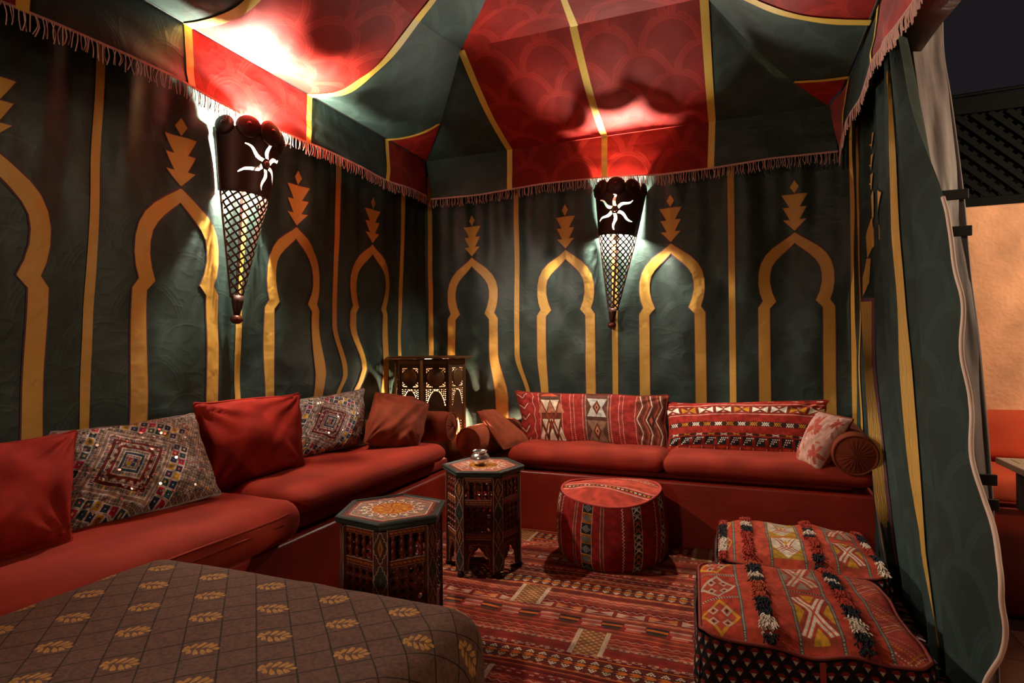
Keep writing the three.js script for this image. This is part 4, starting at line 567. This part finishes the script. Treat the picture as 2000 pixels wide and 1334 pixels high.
function hexTable(label, x, z, phase, k, topMap) {
  const o = thing('hexagonal_table', label, 'side table', [x, 0, z], -phase * PI / 180, 'painted hexagonal side tables');
  part('rim', tableGeo.rim, M.rim, o); part('painted_top', tableGeo.top, mat({ map: topMap, roughness: 0.35, clearcoat: 0.4, clearcoatRoughness: 0.25 }), o);
  for (let i = 0; i < 6; i++) {
    const a = i * PI / 3, s = part('stile', tableGeo.stile, stileMat, o); s.position.set(0.187 * Math.cos(a), 0, 0.187 * Math.sin(a)); s.rotation.y = PI / 2 - a;
    const f = part('foot', tableGeo.foot, M.ebony, o); f.position.set(0.186 * Math.cos(a), 0.004, 0.186 * Math.sin(a));
    const b = a + PI / 6, P = new THREE.Group(); P.name = numbered('side_panel'); P.position.set(0.166 * Math.cos(b), 0, 0.166 * Math.sin(b)); P.rotation.y = PI / 2 - b; o.add(P);
    for (const r of tableGeo.rail) part('rail', r, railMat, P);
    for (let j = 0; j < 4; j++) part('spindle', tableGeo.spindle, M.spindle, P).position.set(-0.051 + j * 0.034, 0.391, 0);
    part('lattice', tableGeo.lattice, M.wood, P); part('apron', tableGeo.apron, apronMat, P);
  }
  return o;
}
hexTable('painted hexagonal side table with an empty top, between the brown ottoman and the left bench', -1.262, -1.945, 10, 1, topTex('#8a6a58', '#6e7a52'));
hexTable('painted hexagonal side table carrying a small silver bowl', -1.27, -2.812, 43.9, 1, topTex('#a04a38', '#b0604a'));
{
  const o = thing('bowl', 'small round silver candle bowl on the hexagonal table', 'bowl', [-1.282, 0.5292, -2.80]); o.scale.set(1.32, 1.16, 1.32);
  part('body', lathe([[0, 0], [0.016, 0], [0.020, 0.003], [0.032, 0.014], [0.0375, 0.028], [0.036, 0.042], [0.028, 0.052], [0.024, 0.056], [0.027, 0.061], [0.030, 0.064], [0.0285, 0.0645], [0.0225, 0.057], [0.026, 0.051], [0.034, 0.041], [0.0355, 0.028], [0.030, 0.015], [0, 0.008]], 36), M.silver, o);
}
// ---------------------------------------------------------------- round pouf
{
  const sideT = canvasTex(2048, 512, (g, W, H) => {
    px(g, '#7e1a16', 0, 0, W, H); for (let y = 0; y < H; y += 3) px(g, y % 2 ? '#86201a' : '#78160f', 0, y, W, 1);
    const X = d => ((d % 360) + 360) % 360 / 360 * W, zig = d => line(g, '#c0a68e', 5, [...Array(41).keys()].map(i => [X(d) + (i % 2 ? 5 : -5), i * 13])), pair = d => { for (const e of [-9, 0, 9]) { g.setLineDash([7, 4]); line(g, e ? '#a08a74' : '#3c3a34', e ? 5 : 7, [[X(d) + e, 0], [X(d) + e, H]]); g.setLineDash([]); } };
    const dia = d => { const x = X(d), w = 32; px(g, '#1d1b20', x - w, 0, 2 * w, H); line(g, '#b8a48e', 3, [[x - w, 0], [x - w, H]]); line(g, '#b8a48e', 3, [[x + w, 0], [x + w, H]]); for (let k = 0; k < 7; k++) { const y = k * 78 + 20; if (k % 2) { px(g, '#8a4a12', x - w + 3, y - 38, 2 * w - 6, 76); poly(g, '#1d1b20', [[x, y - 34], [x + 28, y], [x, y + 34], [x - 28, y]]); line(g, '#c8862a', 4, [[x - w, y - 38], [x + w, y - 38]]); } for (let i = -4; i <= 4; i++) for (let j = -4; j <= 4; j++) if (Math.abs(i) + Math.abs(j) <= 4 && (i + j) % 2 === 0) px(g, '#d2c4b2', x + i * 6 - 2, y + j * 6.4 - 2, 4, 4); } };
    const lat = d => { const x = X(d), w = 24; px(g, '#20191a', x - w, 0, 2 * w, H); for (let k = 0; k < 11; k++) { const y = k * 50, c = k % 5 === 2 || k % 5 === 3 ? '#a0521c' : '#c4b29e'; for (const [a, b] of [[-w, w], [w, -w], [-w * 0.4, w * 1.2], [w * 0.4, -w * 1.2]]) line(g, c, 5, [[x + a, y], [x + clamp(b, -w, w), y + 50]]); } line(g, '#b8a48e', 4, [[x - w, 0], [x - w, H]]); line(g, '#b8a48e', 4, [[x + w, 0], [x + w, H]]); };
    for (const q of [0, 180]) { dia(104 + q); pair(118 + q); pair(88 + q); zig(67 + q); lat(52 + q); zig(29 + q); lat(17 + q); zig(141 + q); lat(152 + q); }
  }, { grain: 0.22, seed: 5 });
  const topT = canvasTex(512, 512, (g, W, H) => {
    px(g, '#a5392a', 0, 0, W, H); const pr = (y, n) => { px(g, '#27221f', 0, y - 9, W, 18); for (let x = 0; x < W; x += 22) px(g, (x / 22) % 4 < 1.5 ? MUST : CREAM, x + 3, y - 5, 14, 10); line(g, '#c4a898', 5, [[0, y - 24], [W, y - 24]]); line(g, '#c4a898', 5, [[0, y + 24], [W, y + 24]]); };
    px(g, '#b04632', 0, 60, W, 70); pr(330); pr(130); px(g, '#b54a36', 0, 190, W, 80); line(g, '#c4a898', 4, [[0, 60], [W, 58]]);
  }, { grain: 0.22, seed: 6 });
  const o = thing('pouf', 'round red striped pouf on the rug in front of the back bench', 'pouf', [-0.675, 0.006, -3.185]), R0 = 0.283, Hh = 0.385;
  const rimY = a => Hh - 0.012 - 0.028 * smooth(-0.2, 1, Math.sin(a - 0.25)) - 0.020 * Math.cos(a - 1.75) * Math.cos(a - 1.75) - 0.012 * Math.sin(2 * a), rimR = a => R0 * 0.93 + 0.006 * Math.sin(3 * a);
  part('side', grid(96, 28, (u, v) => { const a = u * TAU, b = Math.sin(PI * clamp(0.06 + 0.9 * v)), r = lerp(R0 * 0.985, rimR(a), v * v) + 0.022 * Math.pow(b, 0.5) + 0.004 * noise(a * 3, v * 5, 3) - 0.03 * Math.pow(1 - v, 12); return [r * Math.cos(a), v * rimY(a), r * Math.sin(a)]; }, null, true), fab(sideT), o);
  part('top', grid(72, 18, (u, v) => { const a = u * TAU, r = rimR(a) * (1 - v), dish = 0.010 * Math.sin(PI * v) + 0.022 * smooth(0, 0.8, v) + 0.006 * noise(r * 9 * Math.cos(a), r * 9 * Math.sin(a), 4); return [r * Math.cos(a), lerp(rimY(a), Hh - 0.02, smooth(0, 0.9, v)) + dish, r * Math.sin(a)]; }, (u, v) => { const a = u * TAU, r = 0.5 * (1 - v); return [0.5 + r * Math.cos(a - 0.12), 0.5 - r * Math.sin(a - 0.12)]; }, true), fab(topT), o);
  const ring = []; for (let i = 0; i < 48; i++) { const a = i / 48 * TAU; ring.push([rimR(a) * Math.cos(a), rimY(a) + 0.003, rimR(a) * Math.sin(a)]); }
  part('piping', tube(ring, 0.007, 120, 7, true), mat({ rgb: '#a52f24', roughness: 0.85 }), o);
}
// ---------------------------------------------------------------- square kilim floor cushions
function crossMotif(g, x, y, w, h, c1, c2, bg) {
  px(g, bg, x, y, w, h); const q = (a, b) => [x + a * w, y + b * h];
  for (const [col, lw] of [['#6e2a1e', 0.36], ['#a8402c', 0.31], [c1, 0.24], ['#a8402c', 0.06]]) { line(g, col, lw * w, [q(0.12, 0.12), q(0.88, 0.88)]); line(g, col, lw * w, [q(0.88, 0.12), q(0.12, 0.88)]); }
  for (const [a, b, s, t] of [[0.5, 0.05, 1, 0], [0.5, 0.95, -1, 0]]) { poly(g, c2, [q(0.28, b), q(0.72, b), q(0.5, b + s * 0.22)]); line(g, '#8c3424', 0.03 * w, [q(0.24, b), q(0.5, b + s * 0.27), q(0.76, b)]); }
  for (const [a, s] of [[0.0, 1], [1.0, -1]]) { poly(g, c2, [q(a, 0.3), q(a + s * 0.24, 0.5), q(a, 0.7)]); line(g, '#8c3424', 0.03 * w, [q(a, 0.24), q(a + s * 0.29, 0.5), q(a, 0.76)]); }
  for (let i = 0; i < 14; i++) for (let j = 0; j < 14; j++) if ((i + j) % 2) { g.fillStyle = 'rgba(70,40,28,0.18)'; g.fillRect(x + i * w / 14, y + j * h / 14, w / 28, h / 28); }
}
function snowMotif(g, x, y, w, h, c1, c2, bg) {
  px(g, bg, x, y, w, h); const q = (a, b) => [x + a * w, y + b * h]; poly(g, c1, [q(0.5, 0.02), q(0.98, 0.35), q(0.98, 0.65), q(0.5, 0.98), q(0.02, 0.65), q(0.02, 0.35)]);
  for (const t of [0.2, 0.34, 0.5, 0.66, 0.8]) { line(g, '#9a3a28', 0.045 * w, [q(t - 0.2, 0.5 + (t < 0.5 ? -0.30 : 0.1)), q(t + 0.2, 0.5 + (t < 0.5 ? 0.1 : 0.30))]); line(g, '#9a3a28', 0.035 * w, [q(1 - t + 0.2, 0.5 + (t < 0.5 ? -0.30 : 0.1)), q(1 - t - 0.2, 0.5 + (t < 0.5 ? 0.1 : 0.30))]); }
  poly(g, c2, [q(0.5, 0.42), q(0.58, 0.5), q(0.5, 0.58), q(0.42, 0.5)]);
}
function hookMotif(g, x, y, w, h, c1, c2, bg) {
  px(g, bg, x, y, w, h); const q = (a, b) => [x + a * w, y + b * h]; poly(g, c2, [q(0.5, 0), q(1, 0.5), q(0.5, 1), q(0, 0.5)]); poly(g, '#9a3a28', [q(0.5, 0.1), q(0.9, 0.5), q(0.5, 0.9), q(0.1, 0.5)]);
  for (const [a, b] of [[0.33, 0.33], [0.67, 0.33], [0.33, 0.67], [0.67, 0.67]]) { line(g, c1, 0.05 * w, [q(a - 0.11, b), q(a, b - 0.11), q(a + 0.11, b), q(a, b + 0.11), q(a - 0.11, b)], true); poly(g, '#2a2020', [q(a - 0.04, b), q(a, b - 0.04), q(a + 0.04, b), q(a, b + 0.04)]); }
  poly(g, '#b04a36', [q(0.5, 0.42), q(0.58, 0.5), q(0.5, 0.58), q(0.42, 0.5)]);
}
const PALE = '#a9957f', YEL = '#b07c1e';
const border = (g, x, H) => { px(g, '#4b463c', x - 9, 0, 18, H); for (let y = 0; y < H; y += 12) px(g, '#93897a', x - 4, y, 8, 7); };
const topA = canvasTex(1024, 1024, (g, W, H) => {
  px(g, '#a13a26', 0, 0, W, H); for (let x = 0; x < W; x += 5) px(g, x % 2 ? '#a94230' : '#983422', x, 0, 2, H);
  for (let k = 0; k < 3; k++) hookMotif(g, 0, -60 + k * 370, 205, 340, PALE, k % 2 ? PALE : YEL, '#9a3422'); for (let k = 0; k < 4; k++) { px(g, '#2b2422', 0, 290 + k * 370, 205, 14); for (let x = 0; x < 205; x += 14) line(g, PALE, 6, [[x, 284 + k * 370], [x + 10, 306 + k * 370]]); } border(g, 214, H);
  crossMotif(g, 480, 40, 170, 440, PALE, '#7d6a56', '#8f3a28'); crossMotif(g, 480, 520, 170, 480, '#c0ae9a', YEL, '#8f3a28'); px(g, '#2b2422', 480, 494, 170, 16); for (let x = 480; x < 650; x += 14) px(g, PALE, x, 499, 7, 7); border(g, 470, H); border(g, 660, H); border(g, 862, H);
  px(g, '#93382a', 872, 0, 152, H); const R = rngOf(2); for (let k = -14; k < 46; k++) for (let i = 0; i < 16; i++) { const c = k % 5 === 0 ? YEL : k % 3 === 0 ? '#7a2a20' : k % 2 ? '#bfa08c' : '#b0604a'; px(g, c, 874 + i * 10, k * 26 + i * (Math.floor(k / 8) % 2 ? -9 : 9), 8, 7); }
}, { grain: 0.2, seed: 14 });
const topB = canvasTex(1024, 1024, (g, W, H) => {
  px(g, '#a8412c', 0, 0, W, H); for (let x = 0; x < W; x += 5) px(g, x % 2 ? '#b04832' : '#9e3926', x, 0, 2, H);
  hookMotif(g, 0, 60, 90, 400, PALE, YEL, '#9a3422'); hookMotif(g, 0, 500, 90, 440, PALE, YEL, '#9a3422'); border(g, 100, H); border(g, 340, H); snowMotif(g, 350, 60, 190, 420, PALE, YEL, '#9a7424'); snowMotif(g, 350, 500, 190, 460, '#c0ae9a', YEL, '#9a7424'); border(g, 550, H);
  border(g, 740, H); crossMotif(g, 750, 40, 160, 440, PALE, '#7d6a56', '#8f3a28'); crossMotif(g, 750, 520, 160, 460, '#c0ae9a', YEL, '#8f3a28'); border(g, 920, H);
}, { grain: 0.2, seed: 15 });
const sideK = canvasTex(512, 256, (g, W, H) => { px(g, '#1d1718', 0, 0, W, H); for (let j = 0; j < 7; j++) for (let i = -1; i < 15; i++) { const x = i * 36.6 + (j % 2) * 18, y = j * 36; poly(g, '#7a2018', [[x + 4, y + 16], [x + 10, y + 4], [x + 24, y + 4], [x + 30, y + 16]]); poly(g, '#b09884', [[x + 10, y + 17], [x + 26, y + 17], [x + 18, y + 33]]); } }, { rx: 5, ry: 1, grain: 0.2 });
const woolM = { red: mat({ rgb: '#9c2c1a', roughness: 1 }), black: mat({ rgb: '#1b1b20', roughness: 1 }), cream: mat({ rgb: '#cdb6a2', roughness: 1 }), orange: mat({ rgb: '#a84426', roughness: 1 }) };
function floorCushion(label, x, z, turn, w, d, h, topMap, strips, seed) {
  const o = thing('floor_cushion', label, 'floor cushion', [x, 0.008, z], turn, 'square kilim floor cushions'), hw = w / 2, hd = d / 2;
  const per = s => { const k = Math.floor(s * 4) % 4, f = s * 4 - Math.floor(s * 4), e = lerp(-1, 1, f); const P = [[e, 1], [1, -e], [-e, -1], [-1, e]][k]; const m = Math.max(0, Math.abs(e) - 0.86) / 0.14, c = 1 - 0.05 * m * m; return [P[0] * c, P[1] * c]; };
  const edgeY = (a, b) => h - 0.035 - 0.022 * (1 - Math.max(a * a, b * b) * Math.min(a * a, b * b)) * 0 + 0.012 * noise(a * 3, b * 3, seed) - 0.014 * (b > 0.9 ? Math.sin(PI * (a + 1) / 2) : 0);
  const top = (a, b, off = 0) => { const f = Math.max(0, (1 - a ** 4) * (1 - b ** 4)) ** 0.6; return [a * hw * 0.965, edgeY(a, b) + 0.045 * f + 0.006 * noise(a * 4, b * 4, seed + 3) * f + off, b * hd * 0.965]; };
  const sq = (a, b) => { const m = Math.max(0, Math.min(Math.abs(a), Math.abs(b)) - 0.86) / 0.14, c = 1 - 0.05 * m * m; return [a * c, b * c]; };
  part('top', grid(48, 48, (u, v) => top(...sq(u * 2 - 1, 1 - 2 * v))), fab(topMap), o);
  part('side', grid(120, 16, (u, v) => { const [a, b] = per(u), e = edgeY(a, b), t = v, out = 0.965 + 0.065 * Math.sin(PI * clamp(0.1 + 0.75 * (1 - t))) ** 0.8 + 0.015 * noise(u * 22, t * 4, seed); return [a * hw * out, e * t, b * hd * out]; }, (u, v) => [u * 1, v]), fab(sideK), o);
  const ring = []; for (let i = 0; i < 80; i++) { const [a, b] = per((i + 0.01) / 80); ring.push(top(a, b, 0.003)); }
  part('piping', tube(ring, 0.006, 200, 6, true), mat({ rgb: '#7c2a1e', roughness: 0.9 }), o);
  const R = rngOf(seed), seam = part('corner_strip', strip([[0.05, 1], [0.05, 0.001]], [[0.10, 1], [0.10, 0.001]], (a, t) => { const e = edgeY(a, 1), out = 0.97 + 0.065 * Math.sin(PI * clamp(0.1 + 0.75 * (1 - t))) ** 0.8 + 0.012; return [a * hw, e * t, hd * out]; }, 0, 14, 2), mat({ rgb: '#8f2e1f', roughness: 0.95 }), o);
  for (const [a0, width, segs] of strips) {
    let v0 = -1; for (const [name, len] of segs) {
      const v1 = v0 + len * 2, hairs = [];
      const n = Math.max(14, Math.round(len * 760));
      for (let i = 0; i < n; i++) { const a = a0 + (R() - 0.5) * width, b = clamp(lerp(v0, v1, R()), -0.985, 0.985), p = top(a, b), lx = (R() - 0.5) * 0.03, lz = 0.004 + R() * 0.012, ly = 0.009 + R() * 0.009; hairs.push(tube([p, [p[0] + lx * 0.4, p[1] + ly, p[2] + lz * 0.3], [p[0] + lx, p[1] + ly * 0.7, p[2] + lz]], 0.0022, 3, 4)); }
      const m = part('wool_tuft', hairs, woolM[name], o); m.userData.kind = 'stuff'; v0 = v1;
    }
  }
  return o;
}
floorCushion('square kilim floor cushion nearest the viewer, with a black and red triangle patterned side', 0.160, -2.285, 0.075, 0.66, 0.66, 0.255, topA, [[-0.37, 0.12, [['orange', 0.15], ['black', 0.13], ['cream', 0.07], ['black', 0.08], ['orange', 0.24], ['black', 0.17], ['cream', 0.12], ['black', 0.04]]], [0.46, 0.12, [['red', 0.18], ['black', 0.09], ['cream', 0.06], ['black', 0.09], ['red', 0.22], ['black', 0.12], ['cream', 0.13], ['black', 0.11]]]], 41);
floorCushion('square kilim floor cushion behind the nearest one, against the back bench', 0.205, -2.99, 0.03, 0.66, 0.60, 0.245, topB, [[-0.95, 0.05, [['red', 0.3], ['black', 0.3], ['cream', 0.3], ['red', 0.1]]], [-0.62, 0.10, [['red', 0.28], ['cream', 0.10], ['black', 0.10], ['red', 0.52]]], [0.22, 0.10, [['red', 0.30], ['black', 0.06], ['cream', 0.08], ['black', 0.08], ['red', 0.36], ['black', 0.12]]], [0.94, 0.06, [['red', 0.2], ['black', 0.2], ['cream', 0.1], ['red', 0.2], ['black', 0.15], ['cream', 0.15]]]], 47);
// ---------------------------------------------------------------- iron torch sconces
const sconceGeo = (() => {
  const r = y => y < 0.64 ? lerp(0.030, 0.125, (y - 0.13) / 0.51) : lerp(0.128, 0.172, (y - 0.64) / 0.29), fr = {};
  // thick half shell as a closed solid, then the wavy sun is cut out
  const shell = (() => {
    const nu = 40, nv = 14, pos = [], idx = [], uv = [], A = (i, j, k) => { const th = PI * (1.1 * i / nu - 0.05), y = 0.64 + 0.30 * j / nv, R = r(y) - (k ? 0.003 : 0); return [R * Math.cos(th), y, R * Math.sin(th)]; };
    for (const k of [0, 1]) for (let j = 0; j <= nv; j++) for (let i = 0; i <= nu; i++) { pos.push(...A(i, j, k)); uv.push(i / nu, j / nv); }
    const N = (nu + 1) * (nv + 1), id = (i, j, k) => k * N + j * (nu + 1) + i, q = (a, b, c, d) => idx.push(a, b, c, a, c, d);
    for (let j = 0; j < nv; j++) for (let i = 0; i < nu; i++) { q(id(i, j, 0), id(i, j + 1, 0), id(i + 1, j + 1, 0), id(i + 1, j, 0)); q(id(i, j, 1), id(i + 1, j, 1), id(i + 1, j + 1, 1), id(i, j + 1, 1)); }
    for (let i = 0; i < nu; i++) { q(id(i, 0, 0), id(i + 1, 0, 0), id(i + 1, 0, 1), id(i, 0, 1)); q(id(i, nv, 0), id(i, nv, 1), id(i + 1, nv, 1), id(i + 1, nv, 0)); }
    for (let j = 0; j < nv; j++) { q(id(0, j, 0), id(0, j, 1), id(0, j + 1, 1), id(0, j + 1, 0)); q(id(nu, j, 0), id(nu, j + 1, 0), id(nu, j + 1, 1), id(nu, j, 1)); }
    return geoOf(pos, uv, idx);
  })();
  const ev = new Evaluator(); ev.useGroups = false; let b = new Brush(shell); b.updateMatrixWorld();
  for (const deg of [90, 148, 32, 212, 328, 270]) {
    const L = [], Rr = []; for (let i = 0; i <= 10; i++) { const t = i / 10, s = lerp(0.026, 0.130, t), w = lerp(0.0105, 0.002, t * t), y = 0.008 * Math.sin(t * 6.0); L.push(new THREE.Vector2(s, y + w)); Rr.unshift(new THREE.Vector2(s, y - w)); }
    const g = new THREE.ExtrudeGeometry(new THREE.Shape([...L, ...Rr]), { depth: 0.3, bevelEnabled: false }); g.rotateZ(deg * PI / 180); g.translate(0, 0.795, 0.02);
    const c = new Brush(g); c.updateMatrixWorld(); b = ev.evaluate(b, c, SUBTRACTION); b.updateMatrixWorld();
  }
  fr.shell = b.geometry; for (const k of Object.keys(fr.shell.attributes)) if (!['position', 'normal', 'uv'].includes(k)) fr.shell.deleteAttribute(k); fr.shell.clearGroups();
  fr.boss = moved(new THREE.SphereGeometry(0.016, 16, 10), 0, 0.795, r(0.795) + 0.002);
  // lattice: straight bars on the unrolled cone, rolled back up
  const k = 0.095 / 0.51, sa = Math.sin(Math.atan(k)), rho = y => r(y) / sa, bars = [], span = PI * sa, ap = 0.13 - 0.030 / k;
  const bar = (pts) => { const P = pts.map(([ro, ph]) => { const th = ph / sa, R = ro * sa; return [th, ap + R / k, R]; }); const n = P.length - 1; const f = (s, t) => (u, v) => { const i = Math.round(u * n), [th, y, R] = P[i]; const e = 0.0042 * (v * 2 - 1), dx = Math.min(n, i + 1), d0 = P[Math.max(0, i - 1)], d1 = P[dx]; let ty = d1[1] - d0[1], tx = (d1[0] - d0[0]) * R; const l = Math.hypot(tx, ty) || 1; const ox = -ty / l * e, oy = tx / l * e, q = th + ox / Math.max(R, 0.01), RR = R + s; return [RR * Math.cos(q), y + oy, RR * Math.sin(q)]; }; bars.push(grid(n, 1, f(0.0015)), grid(n, 1, f(-0.0015))); };
  const r0 = rho(0.13), r1 = rho(0.64), step = 0.0305;
  for (const sg of [-1, 1]) for (let c = -40; c < 60; c++) { let cur = []; for (let i = -90; i <= 90; i++) { const s = i * 0.010, q = 0.70710678, x = q * c * step + q * s, Yv = sg * q * c * step - sg * q * s, ro = Math.hypot(x, Yv), ph = Yv > 0 ? Math.atan2(x, Yv) + span / 2 : -1; if (ro >= r0 && ro <= r1 && ph >= 0 && ph <= span) cur.push([ro, ph]); else { if (cur.length > 1) bar(cur); cur = []; } } if (cur.length > 1) bar(cur); }
  const hoop = (y, rr) => { const p = []; for (let i = 0; i <= 20; i++) { const th = PI * i / 20; p.push([r(y) * Math.cos(th), y, r(y) * Math.sin(th)]); } return tube(p, rr, 30, 5); };
  fr.lattice = merge([...bars, hoop(0.64, 0.006), hoop(0.135, 0.004), ...[0, PI].map(th => tube([[r(0.13) * Math.cos(th), 0.13, 0], [r(0.64) * Math.cos(th), 0.64, 0], [r(0.93) * Math.cos(th), 0.93, 0]], 0.006, 16, 5))]);
  fr.tip = lathe([[0, 0.045], [0.014, 0.045], [0.020, 0.07], [0.027, 0.11], [0.031, 0.14], [0, 0.14]], 20); fr.tip.translate(0, 0, 0.012);
  fr.ball = moved(lathe([[0, 0], [0.016, 0.003], [0.028, 0.014], [0.031, 0.026], [0.026, 0.038], [0.016, 0.046], [0, 0.048]], 20), 0, 0, 0.012);
  fr.lobe = (() => { const g = mergeGeometries([new THREE.SphereGeometry(1, 20, 14)].map(s => { s.scale(0.060, 0.056, 0.020); return s; })); return g; })(); fr.knob = new THREE.SphereGeometry(0.014, 12, 8);
  fr.back = [box(0.016, 0.75, 0.006, 0, 0.42, 0.004, 0.002), box(0.24, 0.03, 0.006, 0, 0.90, 0.004, 0.002)];
  fr.holder = (y, z) => [tube([[0, y - 0.13, 0.004], [0, y - 0.13, z * 0.6], [0, y - 0.085, z]], 0.005, 12, 5), moved(lathe([[0, 0], [0.017, 0], [0.019, 0.03], [0.015, 0.055], [0, 0.055]], 14), 0, y - 0.09, z)];
  fr.bulb = lathe([[0, -0.036], [0.012, -0.035], [0.015, -0.022], [0.026, -0.004], [0.030, 0.010], [0.026, 0.026], [0.014, 0.037], [0, 0.040]], 20);
  return fr;
})();
function sconce(label, at, turn, tilt, bulbY, bulbZ, cd) {
  const o = thing('wall_sconce', label, 'wall lamp', at, 0, 'lit iron sconces on the tent walls'); o.rotation.order = 'YXZ'; o.rotation.set(0, turn, tilt);
  part('shell', sconceGeo.shell, M.iron, o); part('boss', sconceGeo.boss, M.ironBright, o); part('lattice', sconceGeo.lattice, M.iron, o); part('tip', sconceGeo.tip, M.iron, o); part('ball_finial', sconceGeo.ball, M.ironBright, o); part('back_strap', sconceGeo.back, M.iron, o);
  [14, 52, 90, 128, 166].forEach((d, i) => { const a = d * PI / 180, s = [0.85, 0.98, 1.1, 0.98, 0.85][i], R = 0.168, l = part('scallop', sconceGeo.lobe, M.iron, o); l.position.set(R * Math.cos(a), 0.938 + 0.010 * s, R * Math.sin(a)); l.rotation.y = PI / 2 - a; l.scale.setScalar(s); const k = part('knob', sconceGeo.knob, M.ironBright, l); k.position.set(0, 0.008, 0.012); });
  part('bulb_holder', sconceGeo.holder(bulbY, bulbZ), M.black, o);
  part('bulb', moved(sconceGeo.bulb, 0, bulbY, bulbZ), M.glow, o);
  lampLight(o, WHITE, cd, [0, bulbY, bulbZ], 1.6);
}
sconce('pierced iron cone sconce with a sun cut out, lit, on the left wall', [-2.345, 1.268, -2.215], PI / 2, -0.075, 0.88, 0.088, LAMP.sconceLeft);
sconce('pierced iron cone sconce with a sun cut out, lit, on the back wall', [-0.848, 1.262, -4.07], 0, -0.075, 0.70, 0.045, LAMP.sconceBack);
// ---------------------------------------------------------------- brass lantern stool in the corner
{
  const o = thing('brass_lantern', 'octagonal pierced brass lantern table glowing in the corner between the benches', 'lantern', [-2.062, 0.365, -3.665], 0), R = 0.245, H = 0.70, side = 2 * R * Math.sin(PI / 8), ap = R * Math.cos(PI / 8);
  const w = side - 0.022, sh = new THREE.Shape([[-w / 2, 0], [w / 2, 0], [w / 2, H], [-w / 2, H]].map(p => new THREE.Vector2(...p)));
  const hole = (x, y, a, l, b) => { const h = new THREE.Path(); h.absellipse(x, y, l, b, 0, TAU, true, a); sh.holes.push(h); };
  const cy = H - 0.125, cr = 0.060;
  for (const sx of [-1, 1]) for (const sy of [-1, 1]) for (const [dx, dy, a, l, b] of [[0.061, 0.038, 1.57, 0.0065, 0.0028], [0.061, 0.056, 1.57, 0.0055, 0.003], [0.050, 0.048, 0.8, 0.006, 0.0028], [0.040, 0.060, 0.1, 0.0075, 0.003], [0.028, 0.0615, 0.2, 0.0050, 0.0025], [0.053, 0.0605, 0.7, 0.004, 0.0025]]) hole(sx * dx, cy + sy * dy, sx * sy * a, l, b);
  for (const sx of [-1, 1]) { const y0 = cy - 0.083; for (let r = 0; r < 6; r++) for (let c = 0; c < 5; c++) { const x = 0.063 - c * 0.0125, y = y0 - r * 0.0135; const lim = 0.004 + Math.sqrt(r) * 0.0235; if (x < lim - 0.002 || (x - 0.001) < lim) continue; hole(sx * x, y + (c % 2) * 0.004, sx * 0.5 * (c % 3), 0.0040, 0.0028); } for (let k = 0; k < 9; k++) { const t = k / 8; hole(sx * (0.006 + 0.056 * Math.pow(t, 0.62)), y0 - 0.004 - 0.098 * t * (0.55 + 0.45 * t), sx * -(1.1 + 0.3 * t), 0.0062, 0.0028); } }
  const ay = 0.18; { const h = new THREE.Path([[-0.03, ay], [-0.03, ay + 0.05], [-0.022, ay + 0.08], [-0.01, ay + 0.105], [-0.003, ay + 0.12], [-0.003, ay]].map(p => new THREE.Vector2(...p))); sh.holes.push(h); const h2 = new THREE.Path([[0.003, ay], [0.003, ay + 0.12], [0.01, ay + 0.105], [0.022, ay + 0.08], [0.03, ay + 0.05], [0.03, ay]].map(p => new THREE.Vector2(...p))); sh.holes.push(h2); }
  for (let j = 0; j < 6; j++) for (const s of [-1, 1]) hole(s * 0.04, ay + j * 0.018, 1.57, 0.005, 0.0028);
  const panel = new THREE.ExtrudeGeometry(sh, { depth: 0.003, bevelEnabled: false, curveSegments: 5 }), disc = moved(lathe([[0, 0.012], [0.03, 0.010], [0.052, 0.004], [0.057, 0.005], [0.058, 0], [0, 0]], 28), 0, 0, 0, PI / 2), post = box(0.026, H, 0.016, 0, H / 2, 0, 0.005), frameR = [[H - 0.02, 0.03], [cy - 0.074, 0.012], [0.015, 0.03]].map(([y, h]) => box(side, h, 0.012, 0, y, 0.002, 0.003));
  for (let i = 0; i < 8; i++) {
    const a = i * PI / 4 + 0.10, p = part('pierced_panel', panel, M.brassDark, o); p.position.set(ap * Math.cos(a), 0, ap * Math.sin(a)); p.rotation.y = PI / 2 - a;
    part('roundel', disc, M.brass, p).position.set(0, cy, 0.003); part('cross_rail', merge(frameR), M.brass, p);
    const b = a + PI / 8, q = part('post', post, M.brass, o); q.position.set(R * Math.cos(b), 0, R * Math.sin(b)); q.rotation.y = PI / 2 - b;
  }
  const g8 = (pts) => { const l = new THREE.LatheGeometry(pts.map(p => new THREE.Vector2(...p)), 8, PI / 8 - 0.10 + PI / 2 + PI / 8 * 0).toNonIndexed(); l.computeVertexNormals(); return l; };
  part('tray_top', g8([[0, H], [0.295, H], [0.305, H + 0.005], [0.305, H + 0.013], [0.300, H + 0.016], [0.296, H + 0.012], [0, H + 0.010]]), M.brass, o);
  part('bulb', moved(sconceGeo.bulb, 0, 0.30, 0), M.glowWarm, o); part('bulb_holder', [moved(lathe([[0, 0], [0.03, 0], [0.03, 0.02], [0.018, 0.03], [0.017, 0.24], [0, 0.24]], 14), 0, 0.028, 0)], M.black, o);
  part('base_plate', g8([[0, 0], [0.235, 0], [0.235, 0.012], [0, 0.012]]), M.brassDark, o);
  lampLight(o, WARM, LAMP.lantern, [0, 0.30, 0], 1.6);
}
renderer.render(scene, camera);
